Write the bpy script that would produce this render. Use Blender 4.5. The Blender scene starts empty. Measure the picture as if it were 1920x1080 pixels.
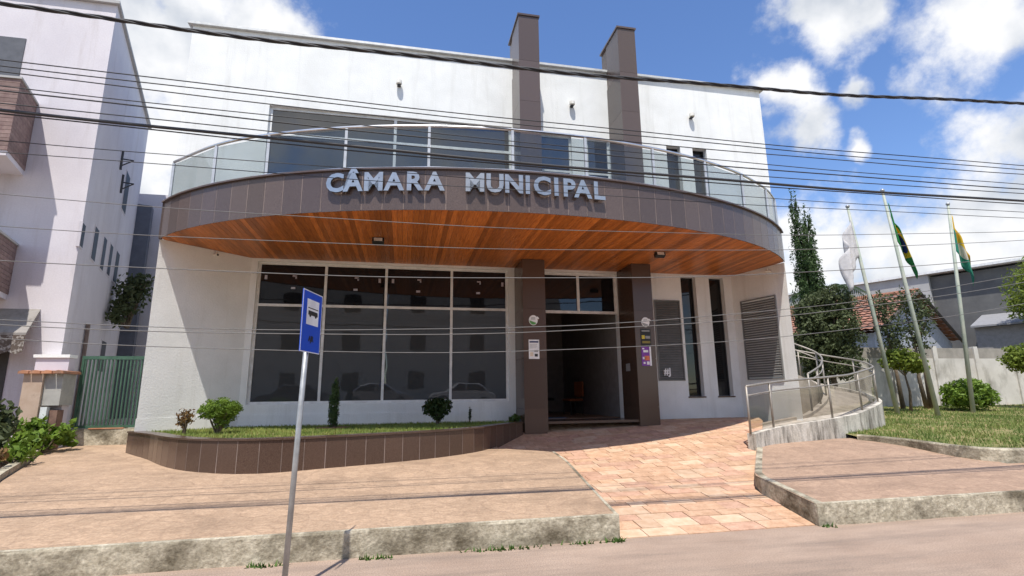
import bpy, bmesh, math, random
import numpy as np
from mathutils import Vector, Matrix

# ------------------------------------------------------------------ camera, sky, sun, exposure
SC = bpy.context.scene
COL = SC.collection
R = math.radians
random.seed(7)
RNG = np.random.default_rng(7)

cam_d = bpy.data.cameras.new('camera')
cam = bpy.data.objects.new('camera', cam_d)
COL.objects.link(cam)
cam_d.sensor_width = 36.0
cam_d.lens = 18.375
cam_d.clip_start = 0.05
cam_d.clip_end = 3000
RX, UY, FW = Vector((.97965, -.200386, -.011455)), Vector((-.029306, -.19926, .979508)), Vector((.198563, .95924, .201078))
M4 = Matrix((RX, UY, -FW)).transposed().to_4x4()
M4.translation = Vector((-2.838, -13.709, 1.75))
cam.matrix_world = M4
SC.camera = cam

SUN_EL, SUN_AZ = 65.5, 19.0          # azimuth: angle of travel from +y towards +x
world = bpy.data.worlds.new('World')
SC.world = world
world.use_nodes = True
wn, wl = world.node_tree.nodes, world.node_tree.links
wn.clear()


def wnode(t, **kw):
    n = wn.new(t)
    for k, v in kw.items():
        setattr(n, k, v)
    return n


def wmath(op, a, b=None, c=None, clamp=False):
    n = wn.new('ShaderNodeMath')
    n.operation = op
    n.use_clamp = clamp
    for i, v in enumerate((a, b, c)):
        if v is None:
            continue
        if isinstance(v, (int, float)):
            n.inputs[i].default_value = v
        else:
            wl.new(v, n.inputs[i])
    return n.outputs[0]


sky = wnode('ShaderNodeTexSky')
sky.sky_type = 'NISHITA'
sky.sun_disc = False
sky.sun_elevation = R(SUN_EL)
sky.sun_rotation = R(180 + SUN_AZ)
sky.air_density = 1.0
sky.dust_density = 0.2
sky.ozone_density = 2.2
sky.altitude = 200
tc = wnode('ShaderNodeTexCoord')
warp = wnode('ShaderNodeTexNoise')
warp.inputs['Scale'].default_value = 7.0
warp.inputs['Detail'].default_value = 5.0
wl.new(tc.outputs['Generated'], warp.inputs['Vector'])
wv = wnode('ShaderNodeVectorMath', operation='SUBTRACT')
wl.new(warp.outputs['Color'], wv.inputs[0])
wv.inputs[1].default_value = (.5, .5, .5)
ws = wnode('ShaderNodeVectorMath', operation='SCALE')
wl.new(wv.outputs[0], ws.inputs[0])
ws.inputs['Scale'].default_value = 0.16
wadd = wnode('ShaderNodeVectorMath', operation='ADD')
wl.new(tc.outputs['Generated'], wadd.inputs[0])
wl.new(ws.outputs[0], wadd.inputs[1])
CLOUDS = [((-.37, .77, .50), .17), ((-.25, .77, .585), .12), ((-.43, .84, .31), .17), ((-.36, .85, .40), .12), ((-.31, .76, .57), .10),
          ((.60, .575, .56), .07), ((.64, .55, .55), .04), ((.735, .47, .49), .09),
          ((.585, .66, .475), .055), ((.652, .60, .462), .034), ((.605, .67, .425), .06), ((.678, .625, .388), .028),
          ((.81, .49, .32), .09), ((.79, .56, .225), .12), ((.69, .69, .19), .12), ((.83, .50, .25), .14), ((.63, .73, .27), .075),
          ((.76, .62, .16), .15), ((.63, .76, .14), .11), ((.73, .66, .22), .09), ((.86, .49, .12), .2), ((.52, .84, .10), .12),
          ((.96, .1, .3), .22), ((.8, -.4, .45), .2), ((.4, -.7, .55), .24), ((-.1, -.85, .45), .2), ((-.5, -.6, .6), .22), ((.1, -.92, .25), .2),
          ((-.8, -.3, .4), .25), ((-.9, .2, .35), .2), ((-.7, .6, .25), .2), ((.2, -.5, .85), .14), ((-.45, -.85, .2), .22), ((.6, -.75, .2), .22)]
best = None
for cdir, rad in CLOUDS:
    dist = wnode('ShaderNodeVectorMath', operation='DISTANCE')
    wl.new(wadd.outputs[0], dist.inputs[0])
    dist.inputs[1].default_value = Vector(cdir).normalized()
    v = wmath('MULTIPLY_ADD', dist.outputs['Value'], -1.0 / rad, 1.0)
    best = v if best is None else wmath('SMOOTH_MAX', best, v, 0.25)
fine = wnode('ShaderNodeTexNoise')
fine.inputs['Scale'].default_value = 11.0
fine.inputs['Detail'].default_value = 9.0
fine.inputs['Roughness'].default_value = 0.62
wl.new(tc.outputs['Generated'], fine.inputs['Vector'])
dens = wmath('ADD', best, wmath('MULTIPLY_ADD', fine.outputs['Fac'], 2.0, -1.0))
cover = wnode('ShaderNodeMapRange', interpolation_type='SMOOTHSTEP')
wl.new(dens, cover.inputs['Value'])
cover.inputs['From Min'].default_value = -0.12
cover.inputs['From Max'].default_value = 0.62
shade_n = wnode('ShaderNodeTexNoise')
shade_n.inputs['Scale'].default_value = 9.0
shade_n.inputs['Detail'].default_value = 6.0
shade_off = wnode('ShaderNodeVectorMath', operation='ADD')
wl.new(tc.outputs['Generated'], shade_off.inputs[0])
shade_off.inputs[1].default_value = (3.1, 1.7, .04)
wl.new(shade_off.outputs[0], shade_n.inputs['Vector'])
cramp = wnode('ShaderNodeValToRGB')
wl.new(shade_n.outputs['Fac'], cramp.inputs['Fac'])
cramp.color_ramp.elements[0].position = 0.33
cramp.color_ramp.elements[0].color = (4.2, 4.55, 5.1, 1)
cramp.color_ramp.elements[1].position = 0.55
cramp.color_ramp.elements[1].color = (6.9, 6.95, 7.1, 1)
hsv = wnode('ShaderNodeHueSaturation')
wl.new(sky.outputs['Color'], hsv.inputs['Color'])
hsv.inputs['Saturation'].default_value = 1.14
hsv.inputs['Hue'].default_value = 0.508
hsv.inputs['Value'].default_value = 1.42
cmix = wnode('ShaderNodeMix', data_type='RGBA')
wl.new(cover.outputs['Result'], cmix.inputs['Factor'])
wl.new(hsv.outputs['Color'], cmix.inputs[6])
wl.new(cramp.outputs['Color'], cmix.inputs[7])
bg = wnode('ShaderNodeBackground')
bg.inputs['Strength'].default_value = 0.13
wl.new(cmix.outputs[2], bg.inputs['Color'])
wo = wnode('ShaderNodeOutputWorld')
wl.new(bg.outputs[0], wo.inputs['Surface'])

sun_d = bpy.data.lights.new('sun', 'SUN')
sun_d.energy = 5.0
sun_d.angle = R(0.53)
sun_d.color = (1.0, 0.95, 0.87)
sun = bpy.data.objects.new('sun', sun_d)
COL.objects.link(sun)
travel = Vector((math.sin(R(SUN_AZ)) * math.cos(R(SUN_EL)), math.cos(R(SUN_AZ)) * math.cos(R(SUN_EL)), -math.sin(R(SUN_EL))))
sun.rotation_euler = travel.to_track_quat('-Z', 'Y').to_euler()
sun.location = (0, -20, 30)

SC.view_settings.view_transform = 'Standard'
SC.view_settings.look = 'None'
SC.view_settings.exposure = 0.17
SC.view_settings.gamma = 1.0
SC.view_settings.use_curve_mapping = False

# ------------------------------------------------------------------ material helpers
MATS = {}


def ramp_set(node, stops):
    el = node.color_ramp.elements
    while len(el) > 1:
        el.remove(el[-1])
    el[0].position = stops[0][0]
    el[0].color = (*stops[0][1], 1)
    for p, c in stops[1:]:
        e = el.new(p)
        e.color = (*c, 1)


def mat(name, col, rough=.8, metal=0.0, col2=None, scale=6.0, detail=5.0, lo=.35, hi=.65, rand=0.0, bump=0.0, bscale=40.0,
        stain=None, stain_scale=(1.5, 1.5, 1.5), stain_lo=.52, stain_hi=.68, spec=None, coat=0.0, stretch=(1, 1, 1), trans=0.0, local=False, grain=None):
    m = bpy.data.materials.new(name)
    m.use_nodes = True
    nt = m.node_tree
    N, L = nt.nodes, nt.links
    b = N['Principled BSDF']
    b.inputs['Roughness'].default_value = rough
    b.inputs['Metallic'].default_value = metal
    if spec is not None:
        b.inputs['Specular IOR Level'].default_value = spec
    if coat:
        b.inputs['Coat Weight'].default_value = coat
        b.inputs['Coat Roughness'].default_value = .08
    if local:
        pos = N.new('ShaderNodeTexCoord').outputs['Object']
    else:
        pos = N.new('ShaderNodeNewGeometry').outputs['Position']
    mp = N.new('ShaderNodeMapping')
    mp.inputs['Scale'].default_value = stretch
    L.new(pos, mp.inputs['Vector'])
    n1 = N.new('ShaderNodeTexNoise')
    n1.inputs['Scale'].default_value = scale
    n1.inputs['Detail'].default_value = detail
    n1.inputs['Roughness'].default_value = .6
    L.new(mp.outputs[0], n1.inputs['Vector'])
    if col2 is None:
        col2 = tuple(min(1, c * 1.12) for c in col)
        col = tuple(c * .9 for c in col)
    rp = N.new('ShaderNodeValToRGB')
    ramp_set(rp, [(lo, col), (hi, col2)])
    L.new(n1.outputs['Fac'], rp.inputs['Fac'])
    out = rp.outputs['Color']
    if rand:
        oi = N.new('ShaderNodeObjectInfo')
        hs = N.new('ShaderNodeHueSaturation')
        mr = N.new('ShaderNodeMapRange')
        mr.inputs['To Min'].default_value = 1 - rand
        mr.inputs['To Max'].default_value = 1 + rand
        L.new(oi.outputs['Random'], mr.inputs['Value'])
        L.new(mr.outputs[0], hs.inputs['Value'])
        L.new(out, hs.inputs['Color'])
        out = hs.outputs['Color']
    if stain is not None:
        mp2 = N.new('ShaderNodeMapping')
        mp2.inputs['Scale'].default_value = stain_scale
        L.new(pos, mp2.inputs['Vector'])
        n2 = N.new('ShaderNodeTexNoise')
        n2.inputs['Scale'].default_value = 1.0
        n2.inputs['Detail'].default_value = 7.0
        n2.inputs['Roughness'].default_value = .68
        L.new(mp2.outputs[0], n2.inputs['Vector'])
        mr2 = N.new('ShaderNodeMapRange')
        mr2.inputs['From Min'].default_value = stain_lo
        mr2.inputs['From Max'].default_value = stain_hi
        L.new(n2.outputs['Fac'], mr2.inputs['Value'])
        mx = N.new('ShaderNodeMix')
        mx.data_type = 'RGBA'
        L.new(mr2.outputs[0], mx.inputs['Factor'])
        L.new(out, mx.inputs[6])
        mx.inputs[7].default_value = (*stain, 1)
        out = mx.outputs[2]
    if grain:
        ng = N.new('ShaderNodeTexNoise')
        ng.inputs['Scale'].default_value = grain[0]
        ng.inputs['Detail'].default_value = 3
        L.new(pos, ng.inputs['Vector'])
        mg = N.new('ShaderNodeMapRange')
        mg.inputs['From Min'].default_value = .3
        mg.inputs['From Max'].default_value = .7
        mg.inputs['To Min'].default_value = 1 - grain[1]
        mg.inputs['To Max'].default_value = 1 + grain[1]
        L.new(ng.outputs['Fac'], mg.inputs['Value'])
        hg = N.new('ShaderNodeHueSaturation')
        L.new(mg.outputs[0], hg.inputs['Value'])
        L.new(out, hg.inputs['Color'])
        out = hg.outputs['Color']
    L.new(out, b.inputs['Base Color'])
    if bump:
        n3 = N.new('ShaderNodeTexNoise')
        n3.inputs['Scale'].default_value = bscale
        n3.inputs['Detail'].default_value = 4
        L.new(pos, n3.inputs['Vector'])
        bp = N.new('ShaderNodeBump')
        bp.inputs['Strength'].default_value = bump
        bp.inputs['Distance'].default_value = .02
        L.new(n3.outputs['Fac'], bp.inputs['Height'])
        L.new(bp.outputs[0], b.inputs['Normal'])
    if trans:
        tr = N.new('ShaderNodeBsdfTranslucent')
        L.new(out, tr.inputs['Color'])
        ms = N.new('ShaderNodeMixShader')
        ms.inputs[0].default_value = trans
        L.new(b.outputs[0], ms.inputs[1])
        L.new(tr.outputs[0], ms.inputs[2])
        L.new(ms.outputs[0], N['Material Output'].inputs['Surface'])
    MATS[name] = m
    return m


def glass_mat(name, tint, see, rough=.02, ior=1.5, wobble=.010):
    """thin pane: tinted see-through with a mirror-like surface"""
    m = bpy.data.materials.new(name)
    m.use_nodes = True
    N, L = m.node_tree.nodes, m.node_tree.links
    N.remove(N['Principled BSDF'])
    tr = N.new('ShaderNodeBsdfTransparent')
    tr.inputs['Color'].default_value = (*tint, 1)
    df = N.new('ShaderNodeBsdfDiffuse')
    df.inputs['Color'].default_value = (*[t * .25 for t in tint], 1)
    m1 = N.new('ShaderNodeMixShader')
    m1.inputs[0].default_value = see
    L.new(df.outputs[0], m1.inputs[1])
    L.new(tr.outputs[0], m1.inputs[2])
    gl = N.new('ShaderNodeBsdfGlossy')
    gl.inputs['Roughness'].default_value = rough
    lw_ = N.new('ShaderNodeLayerWeight')
    lw_.inputs['Blend'].default_value = .5
    pw_ = N.new('ShaderNodeMath')
    pw_.operation = 'POWER'
    pw_.inputs[1].default_value = 5.0
    L.new(lw_.outputs['Facing'], pw_.inputs[0])
    r0 = ((ior - 1) / (ior + 1)) ** 2
    fr = N.new('ShaderNodeMath')
    fr.operation = 'MULTIPLY_ADD'
    fr.inputs[1].default_value = 1 - r0
    fr.inputs[2].default_value = r0
    L.new(pw_.outputs[0], fr.inputs[0])
    ns = N.new('ShaderNodeTexNoise')
    ns.inputs['Scale'].default_value = 1.3
    ge = N.new('ShaderNodeNewGeometry')
    L.new(ge.outputs['Position'], ns.inputs['Vector'])
    bp = N.new('ShaderNodeBump')
    bp.inputs['Strength'].default_value = wobble
    bp.inputs['Distance'].default_value = .2
    L.new(ns.outputs['Fac'], bp.inputs['Height'])
    L.new(bp.outputs[0], gl.inputs['Normal'])
    ms = N.new('ShaderNodeMixShader')
    L.new(fr.outputs[0], ms.inputs[0])
    L.new(m1.outputs[0], ms.inputs[1])
    L.new(gl.outputs[0], ms.inputs[2])
    L.new(ms.outputs[0], N['Material Output'].inputs['Surface'])
    MATS[name] = m
    return m


plaster = mat('white_plaster', (.74, .75, .73), .9, col2=(.83, .84, .82), scale=1.2, bump=.25, bscale=30, stain=(.58, .58, .54), stain_scale=(3.2, 3.2, .22), stain_lo=.53, stain_hi=.9, grain=(45, .04))
plaster_low = mat('ivory_reveal', (.74, .71, .58), .9, bump=.1)
granite = mat('brown_granite', (.074, .052, .046), .26, col2=(.125, .094, .084), scale=90, detail=2, lo=.40, hi=.62, rand=.16, spec=.5)
granite_dark = mat('dark_brown_granite', (.068, .040, .029), .24, col2=(.115, .073, .054), scale=90, detail=2, lo=.40, hi=.62, rand=.12, spec=.4)
joint = mat('pale_grout', (.17, .13, .11), .9, col2=(.34, .27, .24), scale=1.5)
wood = mat('varnished_wood', (.36, .105, .024), .4, col2=(.56, .195, .045), scale=3.0, detail=6, stretch=(16, 1.1, 4), rand=.34, spec=.35, bump=.05)
alu = mat('white_aluminium', (.72, .72, .70), .4)
steel = mat('brushed_steel', (.62, .62, .63), .32, metal=.9)
rail_paint = mat('grey_rail_paint', (.50, .52, .54), .4, metal=.4)
chrome = mat('dull_silver_metal', (.46, .47, .47), .30, metal=.95)
concrete = mat('stained_kerb_concrete', (.33, .29, .21), .95, col2=(.52, .47, .36), scale=9, bump=.7, bscale=22, stain=(.12, .10, .065), stain_scale=(1.3, 1.3, 1.6), stain_lo=.43, stain_hi=.62, grain=(30, .22))
concrete_white = mat('stained_white_wall_paint', (.50, .46, .39), .95, col2=(.62, .58, .51), scale=4, bump=.4, bscale=25, stain=(.15, .135, .11), stain_scale=(4, 4, .7), stain_lo=.45, stain_hi=.64, grain=(30, .15))
concrete_grey = mat('grey_ramp_concrete', (.33, .29, .24), .95, col2=(.44, .39, .33), scale=3, bump=.3, bscale=30, stain=(.2, .17, .13), stain_scale=(1.2, 1.2, 1.2))
paver_mats = [mat('paver_stone_orange', (.44, .265, .16), .85, col2=(.58, .375, .245), scale=7, rand=.09, bump=.35, bscale=22, grain=(40, .12)),
              mat('paver_stone_pink', (.43, .25, .165), .85, col2=(.55, .345, .24), scale=7, rand=.09, bump=.35, bscale=22, grain=(40, .12)),
              mat('paver_stone_cream', (.50, .33, .21), .85, col2=(.61, .44, .305), scale=7, rand=.12, bump=.35, bscale=22)]
dark_metal = mat('dark_grey_metal', (.05, .05, .055), .5, metal=.3)
black_plastic = mat('black_plastic', (.02, .02, .02), .5)
lamp_white = mat('lamp_cover', (.75, .73, .66), .4)
cable = mat('black_cable', (.03, .03, .033), .6)
cable_grey = mat('grey_cable', (.15, .145, .14), .6)  # lighter grey than the upper cables, used for the low lines
green_paint = mat('green_gate_paint', (.035, .085, .055), .45, col2=(.06, .13, .085), scale=5, stain=(.14, .08, .045), stain_scale=(6, 6, 6), stain_lo=.6, stain_hi=.75)
neigh = mat('pale_pinkish_plaster', (.60, .565, .595), .92, col2=(.67, .635, .66), scale=.8, bump=.15, bscale=25, stain=(.47, .42, .41), stain_scale=(2.0, 2.0, .25), stain_lo=.53, stain_hi=.85, grain=(30, .04))
neigh2 = mat('lilac_plaster', (.55, .51, .57), .92, col2=(.63, .59, .64), scale=.8)
brick_brown = mat('brown_brick_cladding', (.20, .13, .12), .9, col2=(.27, .19, .17), scale=9, rand=.18)
terracotta = mat('terracotta_tile', (.40, .17, .085), .85, col2=(.52, .26, .15), scale=6, rand=.25, stain=(.16, .10, .075), stain_scale=(3, 3, 3))
roof_clay = mat('old_clay_roof', (.22, .095, .06), .9, col2=(.33, .16, .105), scale=5, rand=.2, stain=(.11, .075, .06), stain_scale=(2, 2, 2))
grey_wall = mat('grey_shed_wall', (.37, .365, .355), .85, col2=(.44, .435, .425), scale=1.0)
dark_wall = mat('dark_shed_cladding', (.10, .10, .10), .85, col2=(.14, .14, .135), scale=1.0)
beige_wall = mat('beige_precast_wall', (.52, .49, .44), .95, col2=(.60, .57, .52), scale=1.5, stain=(.26, .24, .20), stain_scale=(1.6, 1.6, .8), stain_lo=.5, stain_hi=.75)
bark = mat('bark', (.10, .075, .05), .95, col2=(.17, .13, .09), scale=12, bump=.5, bscale=30)
soil = mat('reddish_soil', (.16, .08, .045), .98, col2=(.23, .12, .07), scale=8, bump=.5)
louver_m = mat('grey_louvre_metal', (.17, .17, .165), .55, col2=(.21, .21, .205), scale=4)
blue_sign = mat('blue_sign_paint', (.012, .075, .52), .35, col2=(.016, .09, .58), scale=4)
white_print = mat('white_print', (.80, .80, .80), .5)
black_print = mat('black_print', (.02, .02, .02), .6)
purple_print = mat('purple_print', (.19, .04, .32), .5)
yellow_print = mat('yellow_print', (.62, .48, .04), .5)
orange_print = mat('orange_print', (.62, .16, .07), .5)
green_print = mat('green_print', (.10, .33, .08), .5)
grey_print = mat('grey_print', (.30, .30, .30), .6)
glass_dark = glass_mat('smoked_window_glass', (.07, .073, .08), .5, ior=1.6)
glass_upper = glass_mat('blue_reflective_glass', (.06, .065, .08), .4, ior=2.3)
glass_lower = glass_mat('grey_window_film', (.21, .215, .215), .06, rough=.012, ior=1.8)
glass_rail = glass_mat('green_tinted_balustrade_glass', (.74, .78, .79), .95, ior=1.5, wobble=.0)
galv = mat('galvanised_pole', (.32, .33, .33), .45, metal=.5, col2=(.44, .45, .45), scale=10)
pole_paint = mat('faded_green_pole_paint', (.28, .33, .27), .6, col2=(.42, .43, .36), scale=3, stretch=(1, 1, .6))
flag_white = mat('white_flag_cloth', (.70, .68, .68), .9, trans=.25)
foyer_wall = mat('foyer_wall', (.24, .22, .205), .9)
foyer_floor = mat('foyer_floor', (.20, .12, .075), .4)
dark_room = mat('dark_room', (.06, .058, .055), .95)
door_wood = mat('dark_door', (.05, .025, .018), .5)
orange_seat = mat('orange_upholstery', (.26, .075, .025), .85)
blue_mat = mat('blue_doormat', (.05, .09, .15), .95)
car_silver = mat('silver_car_paint', (.55, .56, .57), .25, metal=.5, coat=.6)
car_white = mat('white_car_paint', (.78, .78, .77), .3, coat=.6)
car_dark = mat('graphite_car_paint', (.09, .09, .10), .25, metal=.4, coat=.6)
tyre_m = mat('tyre_rubber', (.02, .02, .02), .9)
opp_wall = mat('opposite_house_paint', (.66, .62, .56), .9, stain=(.5, .45, .4))


def leaf_mat(name, a, b, scale=3.0):
    return mat(name, a, .55, col2=b, scale=scale, detail=3, lo=.3, hi=.7, trans=.28, spec=.25)


leaf_green = leaf_mat('mid_green_leaves', (.045, .095, .018), (.11, .19, .04), 7)
leaf_yellow = leaf_mat('yellow_green_leaves', (.11, .16, .02), (.23, .28, .045), 6)
leaf_dark = leaf_mat('dark_green_leaves', (.020, .042, .012), (.055, .09, .025), 4)
leaf_cyp = leaf_mat('cypress_leaves', (.04, .08, .03), (.095, .145, .05), 5)
leaf_olive = leaf_mat('olive_leaves', (.055, .075, .03), (.12, .145, .065), 4)
leaf_red = leaf_mat('reddish_leaves', (.15, .07, .035), (.22, .15, .05), 8)
leaf_lime = leaf_mat('lime_weed_leaves', (.085, .16, .018), (.20, .29, .04), 6)
grass_m = mat('grass_blades', (.10, .17, .025), .7, col2=(.29, .34, .08), scale=2.2, lo=.35, hi=.62, trans=.3)
turf_m = mat('turf_soil', (.15, .16, .045), .98, col2=(.27, .21, .09), scale=2.2, lo=.38, hi=.62, bump=.6, bscale=60)
lawn_blades = mat('lawn_blades', (.095, .165, .03), .7, col2=(.24, .29, .075), scale=.9, lo=.35, hi=.62, trans=.3)


def paving_mat(name, c1, c2, jcol, vscale, jw):
    m = mat(name, c1, .92, col2=c2, scale=9.0, detail=9, stretch=(1, 2.2, 1), lo=.3, hi=.7, bump=0, stain=tuple(c * .6 for c in c1), stain_scale=(.9, 1.6, 1), stain_lo=.5, stain_hi=.82, grain=(38, .16))
    N, L = m.node_tree.nodes, m.node_tree.links
    b = N['Principled BSDF']
    src = b.inputs['Base Color'].links[0].from_socket
    ge = N.new('ShaderNodeNewGeometry')
    nz = N.new('ShaderNodeTexNoise')
    nz.inputs['Scale'].default_value = 5.0
    L.new(ge.outputs['Position'], nz.inputs['Vector'])
    mxv = N.new('ShaderNodeMix')
    mxv.data_type = 'RGBA'
    mxv.blend_type = 'ADD'
    mxv.inputs['Factor'].default_value = .12
    L.new(ge.outputs['Position'], mxv.inputs[6])
    L.new(nz.outputs['Color'], mxv.inputs[7])
    vo = N.new('ShaderNodeTexVoronoi')
    vo.feature = 'DISTANCE_TO_EDGE'
    vo.inputs['Scale'].default_value = vscale
    L.new(mxv.outputs[2], vo.inputs['Vector'])
    mr = N.new('ShaderNodeMapRange')
    mr.inputs['From Max'].default_value = jw
    mr.inputs['To Min'].default_value = 1.0
    mr.inputs['To Max'].default_value = 0.0
    L.new(vo.outputs['Distance'], mr.inputs['Value'])
    vc = N.new('ShaderNodeTexVoronoi')
    vc.inputs['Scale'].default_value = vscale
    L.new(mxv.outputs[2], vc.inputs['Vector'])
    hs = N.new('ShaderNodeHueSaturation')
    sp = N.new('ShaderNodeSeparateColor')
    L.new(vc.outputs['Color'], sp.inputs[0])
    m3 = N.new('ShaderNodeMapRange')
    m3.inputs['To Min'].default_value = .91
    m3.inputs['To Max'].default_value = 1.07
    L.new(sp.outputs[0], m3.inputs['Value'])
    L.new(m3.outputs[0], hs.inputs['Value'])
    L.new(src, hs.inputs['Color'])
    mx = N.new('ShaderNodeMix')
    mx.data_type = 'RGBA'
    sc_ = N.new('ShaderNodeMath')
    sc_.operation = 'MULTIPLY'
    sc_.inputs[1].default_value = .22
    L.new(mr.outputs[0], sc_.inputs[0])
    L.new(sc_.outputs[0], mx.inputs['Factor'])
    L.new(hs.outputs['Color'], mx.inputs[6])
    mx.inputs[7].default_value = (*jcol, 1)
    L.new(mx.outputs[2], b.inputs['Base Color'])
    bp = N.new('ShaderNodeBump')
    bp.inputs['Strength'].default_value = .35
    bp.inputs['Distance'].default_value = .015
    bp.invert = True
    L.new(mr.outputs[0], bp.inputs['Height'])
    n4 = N.new('ShaderNodeTexNoise')
    n4.inputs['Scale'].default_value = 70
    L.new(ge.outputs['Position'], n4.inputs['Vector'])
    bp2 = N.new('ShaderNodeBump')
    bp2.inputs['Strength'].default_value = .3
    bp2.inputs['Distance'].default_value = .01
    L.new(n4.outputs['Fac'], bp2.inputs['Height'])
    L.new(bp.outputs[0], bp2.inputs['Normal'])
    L.new(bp2.outputs[0], b.inputs['Normal'])
    return m


walk_m = paving_mat('worn_stamped_paving', (.335, .225, .145), (.455, .32, .215), (.25, .165, .11), 3.4, .09)
walk_r = paving_mat('worn_stamped_paving_brown', (.31, .205, .14), (.41, .28, .195), (.23, .15, .105), 3.4, .09)
road_m = mat('dusty_asphalt', (.325, .235, .175), .95, col2=(.39, .29, .22), scale=1.1, detail=8, bump=.35, bscale=90, stain=(.21, .16, .125), stain_scale=(.35, 2.2, 1), stain_lo=.46, stain_hi=.75, grain=(70, .30))
yellow_line = mat('worn_yellow_line', (.55, .36, .12), .9, col2=(.66, .46, .17), scale=8, stain=(.35, .26, .19), stain_scale=(6, 6, 6))
earth_m = mat('earth', (.22, .16, .10), .95, col2=(.16, .17, .07), scale=.2)

# ------------------------------------------------------------------ mesh helpers


def tag(o, label=None, cat=None, group=None, kind=None):
    if label:
        o['label'] = label
    if cat:
        o['category'] = cat
    if group:
        o['group'] = group
    if kind:
        o['kind'] = kind
    return o


def thing(name, label, cat, loc=(0, 0, 0), rz=0.0, group=None):
    o = bpy.data.objects.new(name, None)
    COL.objects.link(o)
    o.location = loc
    o.rotation_euler = (0, 0, rz)
    o.empty_display_size = .2
    return tag(o, label, cat, group)


def link(name, me, m=None, parent=None, loc=(0, 0, 0), rot=None):
    o = bpy.data.objects.new(name, me)
    COL.objects.link(o)
    if m is not None:
        if not me.materials:
            me.materials.append(m)
    if parent:
        o.parent = parent
    o.location = loc
    if rot:
        o.rotation_euler = rot
    return o


def raw(name, v, f, m, parent=None, smooth=False, loc=(0, 0, 0), rot=None):
    me = bpy.data.meshes.new(name)
    me.from_pydata([tuple(map(float, p)) for p in v], [], f)
    me.update()
    if smooth:
        for p in me.polygons:
            p.use_smooth = True
    return link(name, me, m, parent, loc, rot)


class MB:
    """collects shapes into one mesh"""

    def __init__(s):
        s.v = []
        s.f = []

    def box(s, a, b):
        x0, y0, z0 = a
        x1, y1, z1 = b
        i = len(s.v)
        s.v += [(x0, y0, z0), (x1, y0, z0), (x1, y1, z0), (x0, y1, z0), (x0, y0, z1), (x1, y0, z1), (x1, y1, z1), (x0, y1, z1)]
        s.f += [tuple(i + k for k in q) for q in ((3, 2, 1, 0), (4, 5, 6, 7), (0, 1, 5, 4), (1, 2, 6, 5), (2, 3, 7, 6), (3, 0, 4, 7))]
        return s

    def prism(s, poly, z0, z1):
        """poly in xy counter-clockwise; z0/z1 numbers or functions of (x, y)"""
        f0 = z0 if callable(z0) else (lambda x, y: z0)
        f1 = z1 if callable(z1) else (lambda x, y: z1)
        i, n = len(s.v), len(poly)
        s.v += [(x, y, f0(x, y)) for x, y in poly] + [(x, y, f1(x, y)) for x, y in poly]
        s.f.append(tuple(i + k for k in range(n - 1, -1, -1)))
        s.f.append(tuple(i + n + k for k in range(n)))
        for k in range(n):
            j = (k + 1) % n
            s.f.append((i + k, i + j, i + n + j, i + n + k))
        return s

    def prism_xz(s, poly, y0, y1):
        i, n = len(s.v), len(poly)
        s.v += [(x, y0, z) for x, z in poly] + [(x, y1, z) for x, z in poly]
        s.f.append(tuple(i + k for k in range(n)))
        s.f.append(tuple(i + n + k for k in range(n - 1, -1, -1)))
        for k in range(n):
            j = (k + 1) % n
            s.f.append((i + j, i + k, i + n + k, i + n + j))
        return s

    def tube(s, pts, r, seg=8, caps=True):
        pts = [Vector(p) for p in pts]
        rs = r if isinstance(r, (list, tuple)) else [r] * len(pts)
        i0 = len(s.v)
        up = None
        for k, p in enumerate(pts):
            t = (pts[min(k + 1, len(pts) - 1)] - pts[max(k - 1, 0)]).normalized()
            if up is None:
                up = Vector((0, 0, 1)) if abs(t.z) < .9 else Vector((1, 0, 0))
            a = t.cross(up).normalized()
            b = a.cross(t).normalized()
            up = b
            for j in range(seg):
                an = 2 * math.pi * j / seg
                s.v.append(tuple(p + (a * math.cos(an) + b * math.sin(an)) * rs[k]))
        for k in range(len(pts) - 1):
            for j in range(seg):
                j2 = (j + 1) % seg
                s.f.append((i0 + k * seg + j, i0 + k * seg + j2, i0 + (k + 1) * seg + j2, i0 + (k + 1) * seg + j))
        if caps:
            s.f.append(tuple(i0 + j for j in range(seg - 1, -1, -1)))
            e = i0 + (len(pts) - 1) * seg
            s.f.append(tuple(e + j for j in range(seg)))
        return s

    def build(s, name, m, parent=None, smooth=False, loc=(0, 0, 0), rot=None):
        return raw(name, s.v, s.f, m, parent, smooth, loc, rot)


def bevel(o, w=.01, seg=2):
    md = o.modifiers.new('bevel', 'BEVEL')
    md.width = w
    md.segments = seg
    md.limit_method = 'ANGLE'
    return o


def catmull(pts, n=8):
    P = [np.array(p, float) for p in pts]
    P = [2 * P[0] - P[1]] + P + [2 * P[-1] - P[-2]]
    out = []
    for i in range(1, len(P) - 2):
        for k in range(n):
            t = k / n
            a, b, c, d = P[i - 1], P[i], P[i + 1], P[i + 2]
            out.append(.5 * ((2 * b) + (-a + c) * t + (2 * a - 5 * b + 4 * c - d) * t * t + (-a + 3 * b - 3 * c + d) * t ** 3))
    out.append(P[-2])
    return [tuple(p) for p in out]


def resample(pts, step=None, count=None):
    P = np.array(pts, float)
    seg = np.linalg.norm(np.diff(P, axis=0), axis=1)
    s_ = np.concatenate([[0], np.cumsum(seg)])
    n = count if count else max(2, int(round(s_[-1] / step)) + 1)
    q = np.linspace(0, s_[-1], n)
    return [tuple(np.interp(v, s_, P[:, k]) for k in range(P.shape[1])) for v in q]


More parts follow.
